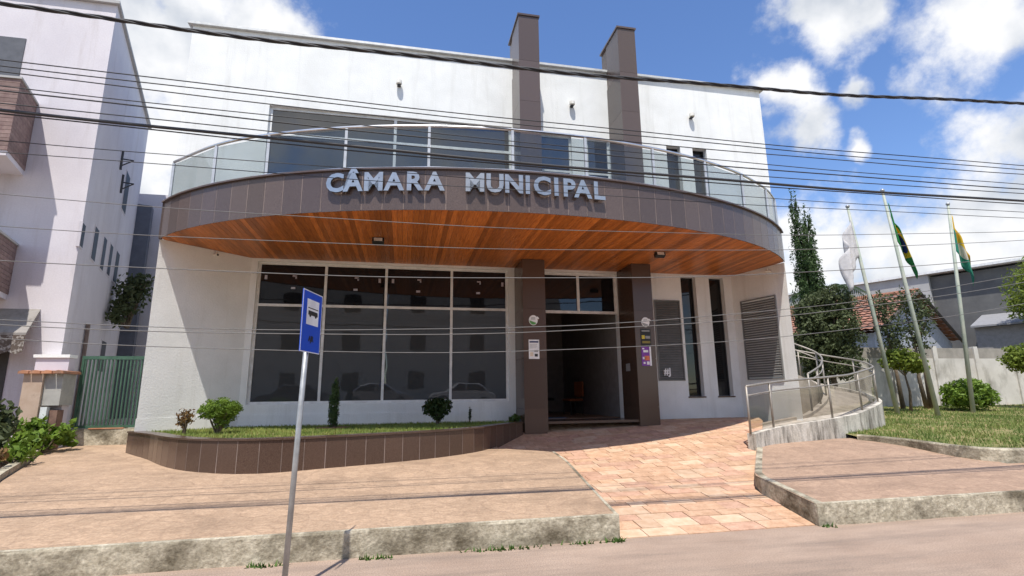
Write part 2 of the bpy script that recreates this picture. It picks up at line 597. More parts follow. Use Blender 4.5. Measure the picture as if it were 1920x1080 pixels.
def offset_poly(pts, d):
    """offset an open xy polyline to its left by d"""
    P = [Vector(p[:2]) for p in pts]
    out = []
    for i in range(len(P)):
        t = (P[min(i + 1, len(P) - 1)] - P[max(i - 1, 0)]).normalized()
        out.append((P[i].x - t.y * d, P[i].y + t.x * d))
    return out


def wall_holes(name, m, parent, x0, x1, z0, z1, holes, y0, y1):
    """wall slab in the xz plane with rectangular openings"""
    xs = sorted({x0, x1, *[h[0] for h in holes], *[h[1] for h in holes]})
    zs = sorted({z0, z1, *[h[2] for h in holes], *[h[3] for h in holes]})

    def solid(i, j):
        if i < 0 or j < 0 or i >= len(xs) - 1 or j >= len(zs) - 1:
            return False
        cx, cz = (xs[i] + xs[i + 1]) / 2, (zs[j] + zs[j + 1]) / 2
        return not any(h[0] < cx < h[1] and h[2] < cz < h[3] for h in holes)
    v, f, idx = [], [], {}

    def V(i, j, k):
        if (i, j, k) not in idx:
            idx[(i, j, k)] = len(v)
            v.append((xs[i], (y0, y1)[k], zs[j]))
        return idx[(i, j, k)]
    for i in range(len(xs) - 1):
        for j in range(len(zs) - 1):
            if not solid(i, j):
                continue
            f.append((V(i, j, 0), V(i + 1, j, 0), V(i + 1, j + 1, 0), V(i, j + 1, 0)))
            f.append((V(i, j, 1), V(i, j + 1, 1), V(i + 1, j + 1, 1), V(i + 1, j, 1)))
            if not solid(i - 1, j):
                f.append((V(i, j, 0), V(i, j + 1, 0), V(i, j + 1, 1), V(i, j, 1)))
            if not solid(i + 1, j):
                f.append((V(i + 1, j, 0), V(i + 1, j, 1), V(i + 1, j + 1, 1), V(i + 1, j + 1, 0)))
            if not solid(i, j - 1):
                f.append((V(i, j, 0), V(i, j, 1), V(i + 1, j, 1), V(i + 1, j, 0)))
            if not solid(i, j + 1):
                f.append((V(i, j + 1, 0), V(i + 1, j + 1, 0), V(i + 1, j + 1, 1), V(i, j + 1, 1)))
    return raw(name, v, f, m, parent)


def grid_surface(name, m, rows, zf, parent=None, nx=40):
    """rows: list of (y, xl, xr)"""
    v, f = [], []
    for y, xl, xr in rows:
        for k in range(nx + 1):
            x = xl + (xr - xl) * k / nx
            v.append((x, y, zf(x, y)))
    for r_ in range(len(rows) - 1):
        for k in range(nx):
            a = r_ * (nx + 1) + k
            f.append((a, a + 1, a + nx + 2, a + nx + 1))
    return raw(name, v, f, m, parent)


def leaves(name, blobs, n, size, m, parent=None, seed=1, shell=.55, aspect=.55, loc=(0, 0, 0), droop=0.0):
    """n leaf quads spread through ellipsoids [(centre, radii)], clumped so that gaps stay open"""
    g = np.random.default_rng(seed)
    vol = np.array([b[1][0] * b[1][1] * b[1][2] for b in blobs]) ** .75
    which = g.choice(len(blobs), n, p=vol / vol.sum())
    C = np.array([b[0] for b in blobs])[which]
    RR = np.array([b[1] for b in blobs])[which]
    d = g.normal(size=(n, 3))
    d /= np.linalg.norm(d, axis=1)[:, None]
    # clumping: pull the directions towards a set of random tips
    tips = g.normal(size=(60, 3))
    tips /= np.linalg.norm(tips, axis=1)[:, None]
    near = tips[np.argmax(d @ tips.T + g.normal(scale=.05, size=(n, 60)), axis=1)]
    d = d * .6 + near * .4
    d /= np.linalg.norm(d, axis=1)[:, None]
    rad = shell + (1 - shell) * g.random(n) ** .6
    tiprad = .70 + .52 * np.abs(np.sin(near[:, 0] * 9 + near[:, 2] * 7))
    P = C + d * RR * (rad * tiprad)[:, None]
    nn = d * .6 + g.normal(scale=.7, size=(n, 3))
    nn /= np.linalg.norm(nn, axis=1)[:, None]
    a = np.cross(nn, g.normal(size=(n, 3)))
    a /= np.linalg.norm(a, axis=1)[:, None]
    a[:, 2] -= droop
    b = np.cross(nn, a)
    sz = size * (.6 + .8 * g.random(n))
    A = a * sz[:, None]
    B = b * (sz * aspect)[:, None]
    Vv = np.stack([P - A, P + B, P + A, P - B], 1).reshape(-1, 3)
    me = bpy.data.meshes.new(name)
    me.from_pydata(Vv.tolist(), [], [(4 * i, 4 * i + 1, 4 * i + 2, 4 * i + 3) for i in range(n)])
    me.update()
    return link(name, me, m, parent, loc)


def blades(name, pts, h, m, parent=None, seed=3, w=.012, lean=.5):
    g = np.random.default_rng(seed)
    P = np.array(pts)
    n = len(P)
    an = g.random(n) * 6.283
    hh = h * (.5 + .9 * g.random(n))
    dx = np.stack([np.cos(an), np.sin(an), np.zeros(n)], 1) * w
    tip = P + np.stack([np.cos(an + 1.5) * hh * lean * g.random(n), np.sin(an + 1.5) * hh * lean * g.random(n), hh], 1)
    Vv = np.stack([P - dx, P + dx, tip], 1).reshape(-1, 3)
    me = bpy.data.meshes.new(name)
    me.from_pydata(Vv.tolist(), [], [(3 * i, 3 * i + 1, 3 * i + 2) for i in range(n)])
    me.update()
    return link(name, me, m, parent)


def text_mesh(ch, size, depth, bold=0.0, center=True):
    cu = bpy.data.curves.new('glyph', 'FONT')
    cu.body = ch
    cu.size = size
    cu.extrude = depth
    cu.offset = bold
    cu.align_x = 'CENTER' if center else 'LEFT'
    cu.resolution_u = 3
    o = bpy.data.objects.new('glyph', cu)
    COL.objects.link(o)
    dg = bpy.context.evaluated_depsgraph_get()
    dg.update()
    me = bpy.data.meshes.new_from_object(o.evaluated_get(dg))
    bpy.data.objects.remove(o)
    bpy.data.curves.remove(cu)
    me.materials.clear()
    return me


def lerp(v, xs, ys):
    return float(np.interp(v, xs, ys))


# ------------------------------------------------------------------ ground, road, pavements
def z_walk(x, y):                       # left pavement
    return lerp(y, [-7.3, -4.3, -2.3, .5, 14], [.27, .60, .65, .78, .95])


def z_ramp(x, y):                       # stone-paved entrance slope
    w = lerp(y, [-5.5, -2.6, -1.2, 0], [0, 1, 1, 0])
    return lerp(y, [-7.3, -7.2, -4.6, -2.3, -.9, 0], [0.0, .005, .30, .595, .86, 1.06]) + .06 * max(-.5, min(5, x - 1.2)) * w


def z_right(x, y):                      # right pavement
    return lerp(y, [-7.35, -3.3, 0], [.27, .64, .7])


def z_lawn(x, y):
    return lerp(y, [-5.8, 1, 5], [.58, .88, 1.12]) + .02 * math.sin(x * 1.3) * math.cos(y * 1.1)


def x_left(y):
    return lerp(y, [-7.2, -3.15, -2.3, -1.9, -1.0, 0], [-.17, .18, -.85, -.75, .02, .02])


def x_right(y):
    return lerp(y, [-7.2, -5.65, -5.0, -3.5, -3.0, -1.5, 0], [2.62, 2.86, 3.35, 4.5, 5.0, 6.2, 6.72])


gr = raw('ground', [(-600, -600, -.03), (600, -600, -.03), (600, 600, -.03), (-600, 600, -.03)], [(0, 1, 2, 3)], earth_m)
tag(gr, kind='structure')
rd = grid_surface('road', road_m, [(-17.5, -60, 60), (-12, -60, 60), (-9, -60, 60), (-7.19, -60, 60)], lambda x, y: 0.0, nx=60)
tag(rd, kind='structure')
yl = MB()
yl.v += [(3.55, -9.55, .005), (14, -9.55, .005), (14, -9.38, .005), (3.55, -9.38, .005)]
yl.f.append((0, 1, 2, 3))
tag(yl.build('road_line', yellow_line), kind='structure')

rows = [(y, -30 if y < -6.95 else lerp(y, [-6.9, -4.84, -2.4, .3], [-7.9, -8.35, -9.35, -10.5]), x_left(y) + .001 if y < -2.3 else -.8) for y in np.linspace(-7.185, .5, 32)]
pv = grid_surface('left_pavement', walk_m, rows, z_walk, nx=60)
tag(pv, kind='structure')
# strip of earth bed at far left, behind the edging
bed = grid_surface('planting_bed', soil, [(y, -14, lerp(y, [-6.9, -4.84, -2.4, .3], [-7.95, -8.4, -9.4, -10.5])) for y in np.linspace(-6.9, .3, 12)], lambda x, y: z_walk(x, y) + .05, nx=12)
tag(bed, kind='structure')
edging = MB()
ep = [(lerp(y, [-6.9, -4.84, -2.4, -.4], [-7.92, -8.37, -9.37, -10.25]), y) for y in np.linspace(-6.95, -.5, 14)]
eo = offset_poly(ep, .14)
for i in range(len(ep) - 1):
    edging.prism([ep[i], ep[i + 1], eo[i + 1], eo[i]], lambda x, y: z_walk(x, y) - .05, lambda x, y: z_walk(x, y) + .10)
tag(edging.build('bed_edging', concrete), 'low worn concrete edging along the weedy bed at far left', 'edging')


def kerb_strip(name, pts, zt, zb, label, w=.05):
    """kerb along an xy polyline (left side is the outer face)"""
    mb = MB()
    P = resample(pts, step=.35)
    g = random.Random(len(P))
    n = len(P)
    O = offset_poly(P, w)
    v, f = [], []
    for i in range(n):
        j1, j2 = g.uniform(-.012, .012), g.uniform(-.012, .012)
        x, y = P[i]
        xi, yi = O[i]
        v += [(x, y + j1, zb(x, y) - .03), (x, y + j1 * .5, zt(x, y) - .02 + j2 * .5), (x + (xi - x) * .12, y + (yi - y) * .12, zt(x, y) + .006 + j2 * .4), (xi, yi, zt(xi, yi) + .006)]
    for i in range(n - 1):
        for k in range(3):
            a = 4 * i + k
            f.append((a, a + 1, a + 5, a + 4))
    f.append((0, 1, 2, 3))
    f.append((4 * n - 1, 4 * n - 2, 4 * n - 3, 4 * n - 4))
    o = raw(name, v, f, concrete)
    tag(o, label, 'kerb')
    return o


kerb_strip('kerb', [(-30, -7.22), (-.17, -7.2)], z_walk, lambda x, y: 0, 'mossy stained concrete kerb of the left pavement beside the bus stop pole', .05)
kerb_strip('kerb', [(-.17, -7.2), (.0, -5.2), (.18, -3.15)], z_walk, z_ramp, 'short pavement edge dropping to the stone slope on its left side' , .05)
kerb_strip('kerb', [(4.5, -3.5), (3.35, -5.0), (2.86, -5.65), (2.62, -7.25)], z_right, z_ramp, 'tan concrete kerb bordering the right side of the stone slope', .12)
kerb_strip('kerb', [(2.62, -7.25), (40, -7.25)], z_right, lambda x, y: 0, 'white and black stained kerb of the right pavement along the road')
rp_ = grid_surface('right_pavement', walk_r, [(y, x_right(y), 60) for y in np.linspace(-7.23, -5.70, 8)], z_right, nx=60)
tag(rp_, kind='structure')
grid_surface('pavement_bay', walk_r, [(y, x_right(y), 8.05) for y in np.linspace(-5.70, -2.6, 14)], z_right, rp_, nx=40)

# stone slope: bed of mortar + separate stones
slope = grid_surface('stone_slope', mat('mortar', (.36, .25, .17), .95, bump=.3), [(y, x_left(y), x_right(y)) for y in np.linspace(-7.2, -.02, 40)], lambda x, y: z_ramp(x, y) - .008, nx=30)
tag(slope, kind='structure')
y = -7.19
k = 0
pav = random.Random(5)
while y < -.05:
    dy = pav.uniform(.20, .31)
    y1 = min(y + dy, -.02)
    xl0, xl1, xr0, xr1 = x_left(y), x_left(y1), x_right(y), x_right(y1)
    cuts = [0.0]
    xs0, xe = max(xl0, xl1), min(xr0, xr1)
    x = xs0 + pav.uniform(.12, .45)
    xx = []
    while x < xe - .12:
        xx.append(x)
        x += pav.uniform(.24, .62)
    le = [(xl0, xl1)] + [(q, q) for q in xx] + [(xr0, xr1)]
    for (a0, a1), (b0, b1) in zip(le[:-1], le[1:]):
        g_ = .006
        q = [(a0 + g_, y + g_), (b0 - g_, y + g_), (b1 - g_, y1 - g_), (a1 + g_, y1 - g_)]
        h = pav.uniform(.0, .007)
        mb = MB()
        cx, cy = sum(p[0] for p in q) / 4, sum(p[1] for p in q) / 4
        cz = z_ramp(cx, cy)
        mb.prism([(p[0] - cx, p[1] - cy) for p in q], lambda X, Y_: z_ramp(X + cx, Y_ + cy) - cz - .03, lambda X, Y_: z_ramp(X + cx, Y_ + cy) - cz + h)
        w_ = pav.random()
        mb.build('paving_stone', paver_mats[0 if w_ < .5 else 1 if w_ < .76 else 2], slope, loc=(cx, cy, cz))
        k += 1
    y = y1
print('stones', k)

# lawn on the right
lawn = grid_surface('lawn', turf_m, [(y, lerp(y, [-5.7, -5.4, -4.9, -4.0, -3.0, 0, 5], [8.7, 8.05, 7.78, 7.83, 7.55, 8.6, 8.6]), 60) for y in np.linspace(-5.74, 5.0, 40)], z_lawn, nx=60)
tag(lawn, kind='structure')
gl = np.random.default_rng(11)
pts = []
while len(pts) < 42000:
    x, y = gl.uniform(7.6, 30), gl.uniform(-5.6, 4.6)
    if x > lerp(y, [-5.7, -5.4, -4.9, -4.0, -3.0, 0, 5], [8.75, 8.1, 7.83, 7.88, 7.6, 8.7, 8.7]) and gl.random() < (1.2 - (x - 7) / 26) * (.75 + .5 * math.sin(x * 1.9 + 2 * math.sin(y * 1.3)) * math.sin(y * 2.3 + x * .7)) and math.hypot(x - 12.2, y + 2.6) > .35 * gl.random():
        pts.append((x, y, z_lawn(x, y) - .01))
tag(blades('lawn_grass', pts, .075, lawn_blades, w=.014), 'patchy mown grass of the lawn around the flagpoles', 'grass', kind='stuff')
kerb_strip('lawn_kerb', catmull([(7.5, -3.0), (7.78, -4.0), (7.72, -4.9), (7.95, -5.5), (8.6, -5.74), (10, -5.78), (18, -5.78), (40, -5.78)], 6), lambda x, y: lerp(y, [-5.8, -3], [.66, .76]), z_right, 'low concrete kerb curving round the lawn corner', .14)

# ------------------------------------------------------------------ main building
Z0, ZS, ZF, ZR = 1.11, 5.19, 5.99, 11.53


def y_edge(x):
    d = min(8.59, abs(x + .35))
    return -4.43 + 5.14 * (1 - math.sqrt(1 - (d / 8.6) ** 2))


LT, LC, RC, RT = (-8.15, -1.40), (-6.64, 0.0), (6.72, 0.0), (7.17, -1.76)


def y_wall(x):
    if x < LC[0]:
        return lerp(x, [LT[0], LC[0]], [LT[1], 0])
    if x > RC[0]:
        return lerp(x, [RC[0], RT[0]], [0, RT[1]])
    return 0.0


B = thing('municipal_building', 'white two-storey hall with curved brown balcony, wooden soffit and two dark granite fins', 'building', (0, 0, 0))
WIN = (-6.49, -.10, 1.60, 5.13)
SLOTS = [(5.06, 5.54, 1.66, 5.12), (5.98, 6.46, 1.66, 5.12)]
wall_holes('wall', plaster, B, LC[0], RC[0], .5, ZS + .02, [WIN, (.66, 3.07, .5, 5.13)] + SLOTS + [(4.16, 4.97, 2.1, 4.4)], 0, .25)
UW = (-6.55, .05, 6.08, 9.42)
UD1, UD2 = (.66, 1.86, 6.08, 9.32), (2.34, 3.07, 6.08, 9.32)
US = [(4.93, 5.40, 6.3, 9.28), (5.82, 6.30, 6.3, 9.28)]
wall_holes('wall', plaster, B, -8.62, 8.45, ZS + .021, ZR, [UW, UD1, UD2] + US, 0, .25)
# wing walls that splay forward, and the sides
wl_ = MB()
wl_.prism([LT, LC, (LC[0], .25), (-8.62, .25)], .4, ZS)
wl_.build('wing_wall', plaster, B)
sd = MB()
sd.box((-8.62, .251, .3), (-8.40, 13, ZR - .4))
sd.box((8.23, .251, .3), (8.45, 13, ZR - .4))
sd.box((-8.62, 13.001, .3), (8.45, 13.2, ZR - .4))
sd.build('side_wall', plaster, B)
# right wing: with a louvre opening
wr = MB()
wr.prism([RC, RT, (8.45, .25), (RC[0], .25)], .4, ZS)
wr.build('wing_wall', plaster, B)
pl_ = MB()
pl_.prism([(LT[0] - .012, LT[1] - .012), (LC[0] + .012, -.02), (LC[0], .01), (LT[0], LT[1] + .1)], 1.0, 1.37)
pl_.box((LC[0] + .013, -.022, 1.0), (.06, -.001, 1.36))
pl_.build('plinth', plaster, B)
cop = MB()
cop.box((-8.72, -.10, ZR + .001), (8.55, .34, ZR + .07))
cop.build('roof_coping', mat('zinc_coping', (.55, .56, .55), .5, metal=.2), B)
rf = MB()
rf.box((-8.39, .26, ZR - .6), (8.22, 12.9, ZR - .45))
rf.build('roof', grey_wall, B)
mid = MB()
mid.box((-8.39, .26, ZS + .25), (8.22, 12.9, ZF - .03))
mid.box((-8.39, .26, .98), (8.22, 12.9, Z0 + .0))
mid.build('floor_slab', foyer_floor, B)

# two granite fins through both storeys
FINS = [(.07, .66), (3.07, 3.62)]
for fx0, fx1 in FINS:
    zt = 12.40 if fx0 < 1 else 12.42
    fin = MB()
    fin.box((fx0 + .02, -.98, .8), (fx1 - .02, -.001, zt - .03))
    fin.box((fx0 + .02, 0.0, ZR + .08), (fx1 - .02, .33, zt - .03))
    fo = fin.build('granite_fin', granite_dark, B)
    zz = [Z0 - .25, 1.42, 2.65, 3.9, ZS - .004]
    for a, b in zip(zz[:-1], zz[1:]):
        s_ = MB()
        s_.box((fx0, -1.0, a + .003), (fx1, -.979, b - .003))
        s_.build('granite_slab', granite_dark, fo)
        s_ = MB()
        s_.box((fx0, -.978, a + .003), (fx0 + .019, -.004, b - .003))
        s_.build('granite_slab', granite_dark, fo)
        s_ = MB()
        s_.box((fx1 - .019, -.978, a + .003), (fx1, -.004, b - .003))
        s_.build('granite_slab', granite_dark, fo)
    zz = [ZF + .02, 7.2, 8.45, 9.7, 10.95, zt - .03]
    for a, b in zip(zz[:-1], zz[1:]):
        s_ = MB()
        s_.box((fx0, -1.0, a + .003), (fx1, -.979, b - .003))
        s_.build('granite_slab', granite, fo)
        s_ = MB()
        yb = .335 if b > ZR + .1 else -.004
        s_.box((fx0, -.978, a + .003), (fx0 + .019, yb if a > ZR + .08 else -.105 if b > ZR - .1 else -.004, b - .003))
        s_.build('granite_slab', granite, fo)
    s_ = MB()
    s_.box((fx0 - .03, -1.03, zt - .028), (fx1 + .03, .37, zt + .03))
    s_.build('cap', granite, fo)

# canopy: core slab, soffit boards, fascia slabs
XA, XB = -8.12, 7.14
ex = list(np.linspace(XA, XB, 60))
core = MB()
front = [(x, y_edge(x) + .06) for x in ex]
back = [(RT[0], RT[1] + .05), (8.3, -.012), (-8.5, -.012), (LT[0], LT[1] + .05)]
core.prism(front + [(7.15, -1.5), (8.3, -.012), (-8.5, -.012), (-8.14, -1.3)], ZS + .03, ZF - .012)
canopy = core.build('canopy_slab', plaster, B)
fl = MB()
fl.prism([(x, y_edge(x) + .035) for x in ex] + [(7.15, -1.5), (8.3, -.013), (-8.5, -.013), (-8.14, -1.3)], ZF - .011, ZF + .012)
fl.build('balcony_floor', granite, B)
pw = .105
x = XA + .03
while x < XB - .02:
    x1 = min(x + pw, XB - .01)
    mb = MB()
    yf0, yf1 = y_edge(x) + .05, y_edge(x1) + .05
    yb0, yb1 = y_wall(x) - .002, y_wall(x1) - .002
    if yb0 - yf0 > .04:
        mb.prism([(x + .002, yf0), (x1 - .002, yf1), (x1 - .002, yb1), (x + .002, yb0)], ZS + .004, ZS + .029)
        mb.build('soffit_board', wood, B)
    x = x1
arc = resample([(x, y_edge(x)) for x in np.linspace(XA, XB, 400)], count=43)
bk = MB()
inner = offset_poly(arc, .03)
for i in range(len(arc) - 1):
    bk.prism([offset_poly(arc, .003)[i], offset_poly(arc, .003)[i + 1], inner[i + 1], inner[i]], ZS + .002, ZF - .02)
bk.build('fascia_backing', joint, B)
o12, o30 = offset_poly(arc, .011), arc
for i in range(len(arc) - 1):
    a, b = Vector(arc[i]), Vector(arc[i + 1])
    t = (b - a).normalized() * .006
    ai, bi = Vector(o12[i]), Vector(o12[i + 1])
    mb = MB()
    mb.prism([tuple(a + t), tuple(b - t), tuple(bi - t), tuple(ai + t)], ZS - .01, ZF - .004)
    mb.build('fascia_slab', granite, B)
rim = MB()
oo, ii = offset_poly(arc, -.05), offset_poly(arc, .10)
for i in range(len(arc) - 1):
    rim.prism([oo[i], oo[i + 1], ii[i + 1], ii[i]], ZF - .003, ZF + .03)
rim.build('fascia_coping', granite, B)
# left end cap of the canopy
ec = MB()
ec.prism([(XA - .02, y_edge(XA) - .01), (XA, y_edge(XA)), (-8.14, -1.32), (-8.17, -1.32)], ZS - .01, ZF + .02)
ec.build('fascia_slab', granite, B)

# balustrade: posts, glass panes, rails
bal = thing('balustrade', 'curved glass balustrade with grey posts and rail on top of the brown balcony', 'balustrade', (0, 0, ZF))
px_ = [-8.0, -6.80, -5.62, -4.07, -2.48, -.85, .68, 2.28, 3.75, 5.05, 6.25, 7.0]
pp = [(x, y_edge(x) + .10) for x in px_]
ZB = .035
for i, (x, y) in enumerate(pp):
    mb = MB()
    mb.box((-.025, -.025, ZB), (.025, .025, .93))
    mb.build('post', rail_paint, bal, loc=(x, y, 0))
for i in range(len(pp) - 1):
    a, b = Vector(pp[i]), Vector(pp[i + 1])
    L_ = (b - a).length
    rz = math.atan2(b.y - a.y, b.x - a.x)
    mb = MB()
    mb.box((.035, -.004, .11), (L_ - .035, .004, .90))
    mb.build('glass_pane', glass_rail, bal, loc=(a.x, a.y, 0), rot=(0, 0, rz))
    mb = MB()
    mb.box((.0, -.02, .065), (L_, .02, .105))
    mb.build('bottom_rail', steel, bal, loc=(a.x, a.y, 0), rot=(0, 0, rz))
mb = MB()
mb.tube([(x, y, .955) for x, y in catmull(pp, 5)], .03, 8)
mb.build('top_rail', steel, bal, smooth=True)


# windows: frame + panes
def window(x0, x1, z0, z1, xm, zm, gm_up, gm_low, y=.12, fw=.05, fm=alu, label=None):
    fr = MB()
    fr.box((x0, y - .03, z0), (x0 + fw, y + .03, z1))
    fr.box((x1 - fw, y - .03, z0), (x1, y + .03, z1))
    fr.box((x0 + fw, y - .03, z0), (x1 - fw, y + .03, z0 + fw))
    fr.box((x0 + fw, y - .03, z1 - fw), (x1 - fw, y + .03, z1))
    edges = [x0 + fw] + [v for m_ in xm for v in (m_ - fw / 2, m_ + fw / 2)] + [x1 - fw]
    for m_ in xm:
        fr.box((m_ - fw / 2, y - .035, z0 + fw), (m_ + fw / 2, y + .03, z1 - fw))
    levels = [z0 + fw] + [v for q in zm for v in (q - fw / 2, q + fw / 2)] + [z1 - fw]
    for i in range(0, len(edges), 2):
        for q in zm:
            fr.box((edges[i], y - .028, q - fw / 2), (edges[i + 1], y + .03, q + fw / 2))
    f = fr.build('window_frame', fm, B)
    for i in range(0, len(edges), 2):
        for j in range(0, len(levels), 2):
            mb = MB()
            mb.box((edges[i], y + .0, levels[j]), (edges[i + 1], y + .008, levels[j + 1]))
            mb.build('pane', gm_low if j == 0 and len(levels) > 2 else gm_up, f)
    return f


fw_ = window(*WIN, [-4.86, -3.35, -1.636], [4.03], glass_dark, glass_lower, fw=.065)
# glass fittings of the upper lights
for xa in (-5.62, -4.1, -2.5, -.9):
    for dx, dz, sx, sz in ((0, .62, .10, .035), (.035, .57, .035, .07), (-.02, .30, .10, .05)):
        mb = MB()
        mb.box((xa + dx - sx / 2, .095, 4.05 + dz + .1), (xa + dx + sx / 2, .118, 4.05 + dz + .1 + sz))
        mb.build('glass_clamp', steel, fw_)
for xa in (-6.3, -3.52, -3.18, -.25):
    mb = MB()
    mb.box((xa - .03, .095, 4.68), (xa + .03, .118, 4.79))
    mb.build('glass_clamp', steel, fw_)
window(.66, 3.07, 3.97, 5.13, [1.92], [], glass_dark, glass_dark, fw=.075)
window(*UW, [-3.26], [8.66], glass_upper, glass_upper, fw=.075)
window(*UD1, [], [8.2], glass_upper, glass_upper, fw=.06)
window(*UD2, [], [8.2], glass_upper, glass_upper, fw=.06)
for s_ in SLOTS:
    window(*s_, [], [], glass_dark, glass_dark, y=.2, fw=.02, fm=dark_metal)
    mb = MB()
    mb.box((s_[0] - .03, -.03, s_[2] - .035), (s_[1] + .03, .17, s_[2] - .001))
    mb.build('window_sill', granite_dark, B)
for s_ in US:
    window(*s_, [], [], glass_dark, glass_dark, y=.2, fw=.02, fm=dark_metal)
# beige blind behind the first upper light
mb = MB()
mb.box((-6.4, .3, 8.7), (-5.3, .32, 9.36))
mb.build('roller_blind', mat('tan_blind', (.30, .22, .14), .9), B)


# louvres
def louvre(width, z0, z1, loc, rz):
    n = int((z1 - z0 - .06) / .068)
    mb = MB()
    mb.box((0, -.02, 0), (.03, .06, z1 - z0))
    mb.box((width - .03, -.02, 0), (width, .06, z1 - z0))
    mb.box((.03, -.02, 0), (width - .03, .06, .03))
    mb.box((.03, -.02, z1 - z0 - .03), (width - .03, .06, z1 - z0))
    mb.box((.03, .05, .03), (width - .03, .055, z1 - z0 - .03))
    fr = mb.build('louvre_frame', louver_m, B, loc=loc, rot=(0, 0, rz))
    mb = MB()
    mb.prism_xz([(.031, -.035), (width - .031, -.035), (width - .031, -.025), (.031, -.025)], 0, .004)
    v = [(.031, -.015, -.03), (width - .031, -.015, -.03), (width - .031, .035, .035), (.031, .035, .035), (.031, -.013, -.036), (width - .031, -.013, -.036), (width - .031, .037, .029), (.031, .037, .029)]
    me = bpy.data.meshes.new('slat')
    me.from_pydata(v, [], [(0, 1, 2, 3), (7, 6, 5, 4), (0, 4, 5, 1), (1, 5, 6, 2), (2, 6, 7, 3), (3, 7, 4, 0)])
    me.materials.append(louver_m)
    for i in range(n):
        link('slat', me, None, fr, loc=(0, 0, .06 + .04 + i * (z1 - z0 - .12) / n))
    return fr


louvre(.81, 2.1, 4.4, (4.16, -.005, 2.1), 0)
ang = math.atan2(RT[1] - RC[1], RT[0] - RC[0])
dirw = Vector((math.cos(ang), math.sin(ang)))
nw = Vector((math.sin(ang), -math.cos(ang)))
lp = Vector(RC) + dirw * .28 + nw * .025
louvre(1.16, 2.1, 4.36, (lp.x, lp.y, 2.1), ang)

# foyer behind the entrance
fy = MB()
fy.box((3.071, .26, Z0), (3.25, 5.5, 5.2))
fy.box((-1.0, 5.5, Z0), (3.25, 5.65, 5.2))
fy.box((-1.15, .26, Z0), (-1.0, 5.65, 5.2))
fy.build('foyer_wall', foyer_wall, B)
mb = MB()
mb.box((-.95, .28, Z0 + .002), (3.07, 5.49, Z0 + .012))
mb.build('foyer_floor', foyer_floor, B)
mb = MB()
mb.box((1.35, 5.44, Z0 + .02), (2.15, 5.49, 3.3))
dr = mb.build('door', door_wood, B)
mb = MB()
mb.tube([(2.05, 5.40, 2.1), (1.95, 5.40, 2.1)], .012)
mb.build('handle', steel, dr)
mb = MB()
mb.box((.64, -.95, Z0 - .06), (3.09, .27, Z0 + .0015))
mb.build('threshold', granite_dark, B)
# dark room behind the big windows
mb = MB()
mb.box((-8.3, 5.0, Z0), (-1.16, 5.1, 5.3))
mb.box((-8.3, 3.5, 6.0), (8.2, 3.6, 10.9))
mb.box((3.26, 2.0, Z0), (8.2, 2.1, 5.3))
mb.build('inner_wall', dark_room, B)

# ------------------------------------------------------------------ lettering
let = thing('lettering', 'chrome capital letters reading CÂMARA MUNICIPAL on the brown fascia', 'letters', (0, 0, 5.56))
XS = [-4.186, -3.848, -3.475, -3.1, -2.737, -2.358, -1.609, -1.231, -0.866, -0.601, -0.315, -0.033, 0.223, 0.515, 0.854]
for ch, x in zip('CÂMARAMUNICIPAL', XS):
    me = text_mesh(ch, .50, .028, .017)
    y = y_edge(x)
    t = Vector((.02, y_edge(x + .01) - y_edge(x - .01)))
    rz = math.atan2(t.y, t.x)
    nrm = Vector((math.sin(rz), -math.cos(rz)))
    link('letter', me, chrome, let, loc=(x + nrm.x * .068, y + nrm.y * .068, -.015), rot=(math.pi / 2, 0, rz))


# ------------------------------------------------------------------ lamps and cameras on the building
def flood(x, y, label):
    t = thing('floodlight', label, 'floodlight', (x, y, ZS))
    mb = MB()
    mb.box((-.13, -.07, -.14), (.13, .05, -.03))
    bevel(mb.build('housing', black_plastic, t, rot=(R(-22), 0, 0)), .01)
    mb = MB()
    mb.box((-.09, -.076, -.125), (.09, -.071, -.045))
    mb.build('lens', lamp_white, t, rot=(R(-22), 0, 0))
    mb = MB()
    mb.tube([(0, .02, .01), (0, .02, -.06)], .02)
    mb.build('bracket', black_plastic, t)


flood(-3.47, -2.23, 'black floodlight with pale lens under the left half of the wooden soffit')
flood(3.29, -2.15, 'floodlight under the wooden soffit near the right granite pillar')
for x, z, lb in ((-3.2, 10.42, 'small wall lamp high on the white wall above the wide upper window'), (1.89, 10.33, 'small wall lamp high on the white wall between the two fins'), (5.84, 10.35, 'small wall lamp high on the white wall right of both fins')):
    t = thing('wall_lamp', lb, 'wall lamp', (x, 0, z), group='wall lamps on the upper facade')
    mb = MB()
    mb.tube([(0, -.11, .06), (0, -.11, .045), (0, -.11, -.05), (0, -.11, -.06)], [.06, .085, .085, .06], 14)
    mb.build('lamp_body', lamp_white, t, smooth=False)
    mb = MB()
    mb.box((-.05, -.13, -.085), (.05, -.003, -.061))
    mb.build('bracket', dark_metal, t)
for x, y, z, lb in ((-7.25, -.62, 5.15, 'white security camera under the left end of the balcony'), (7.02, -1.25, 5.12, 'small white security camera under the right end of the balcony')):
    t = thing('security_camera', lb, 'camera', (x, y, z))
    mb = MB()
    mb.tube([(0, 0, .03), (0, 0, -.05)], .02)
    mb.build('bracket', lamp_white, t)
    mb = MB()
    mb.tube([(-.05, .03, -.06), (.06, -.09, -.09)], .035, 10)
    mb.build('camera_body', lamp_white, t)
    mb = MB()
    mb.tube([(.061, -.091, -.0905), (.064, -.094, -.0912)], .026, 10)
    mb.build('lens', black_plastic, t)


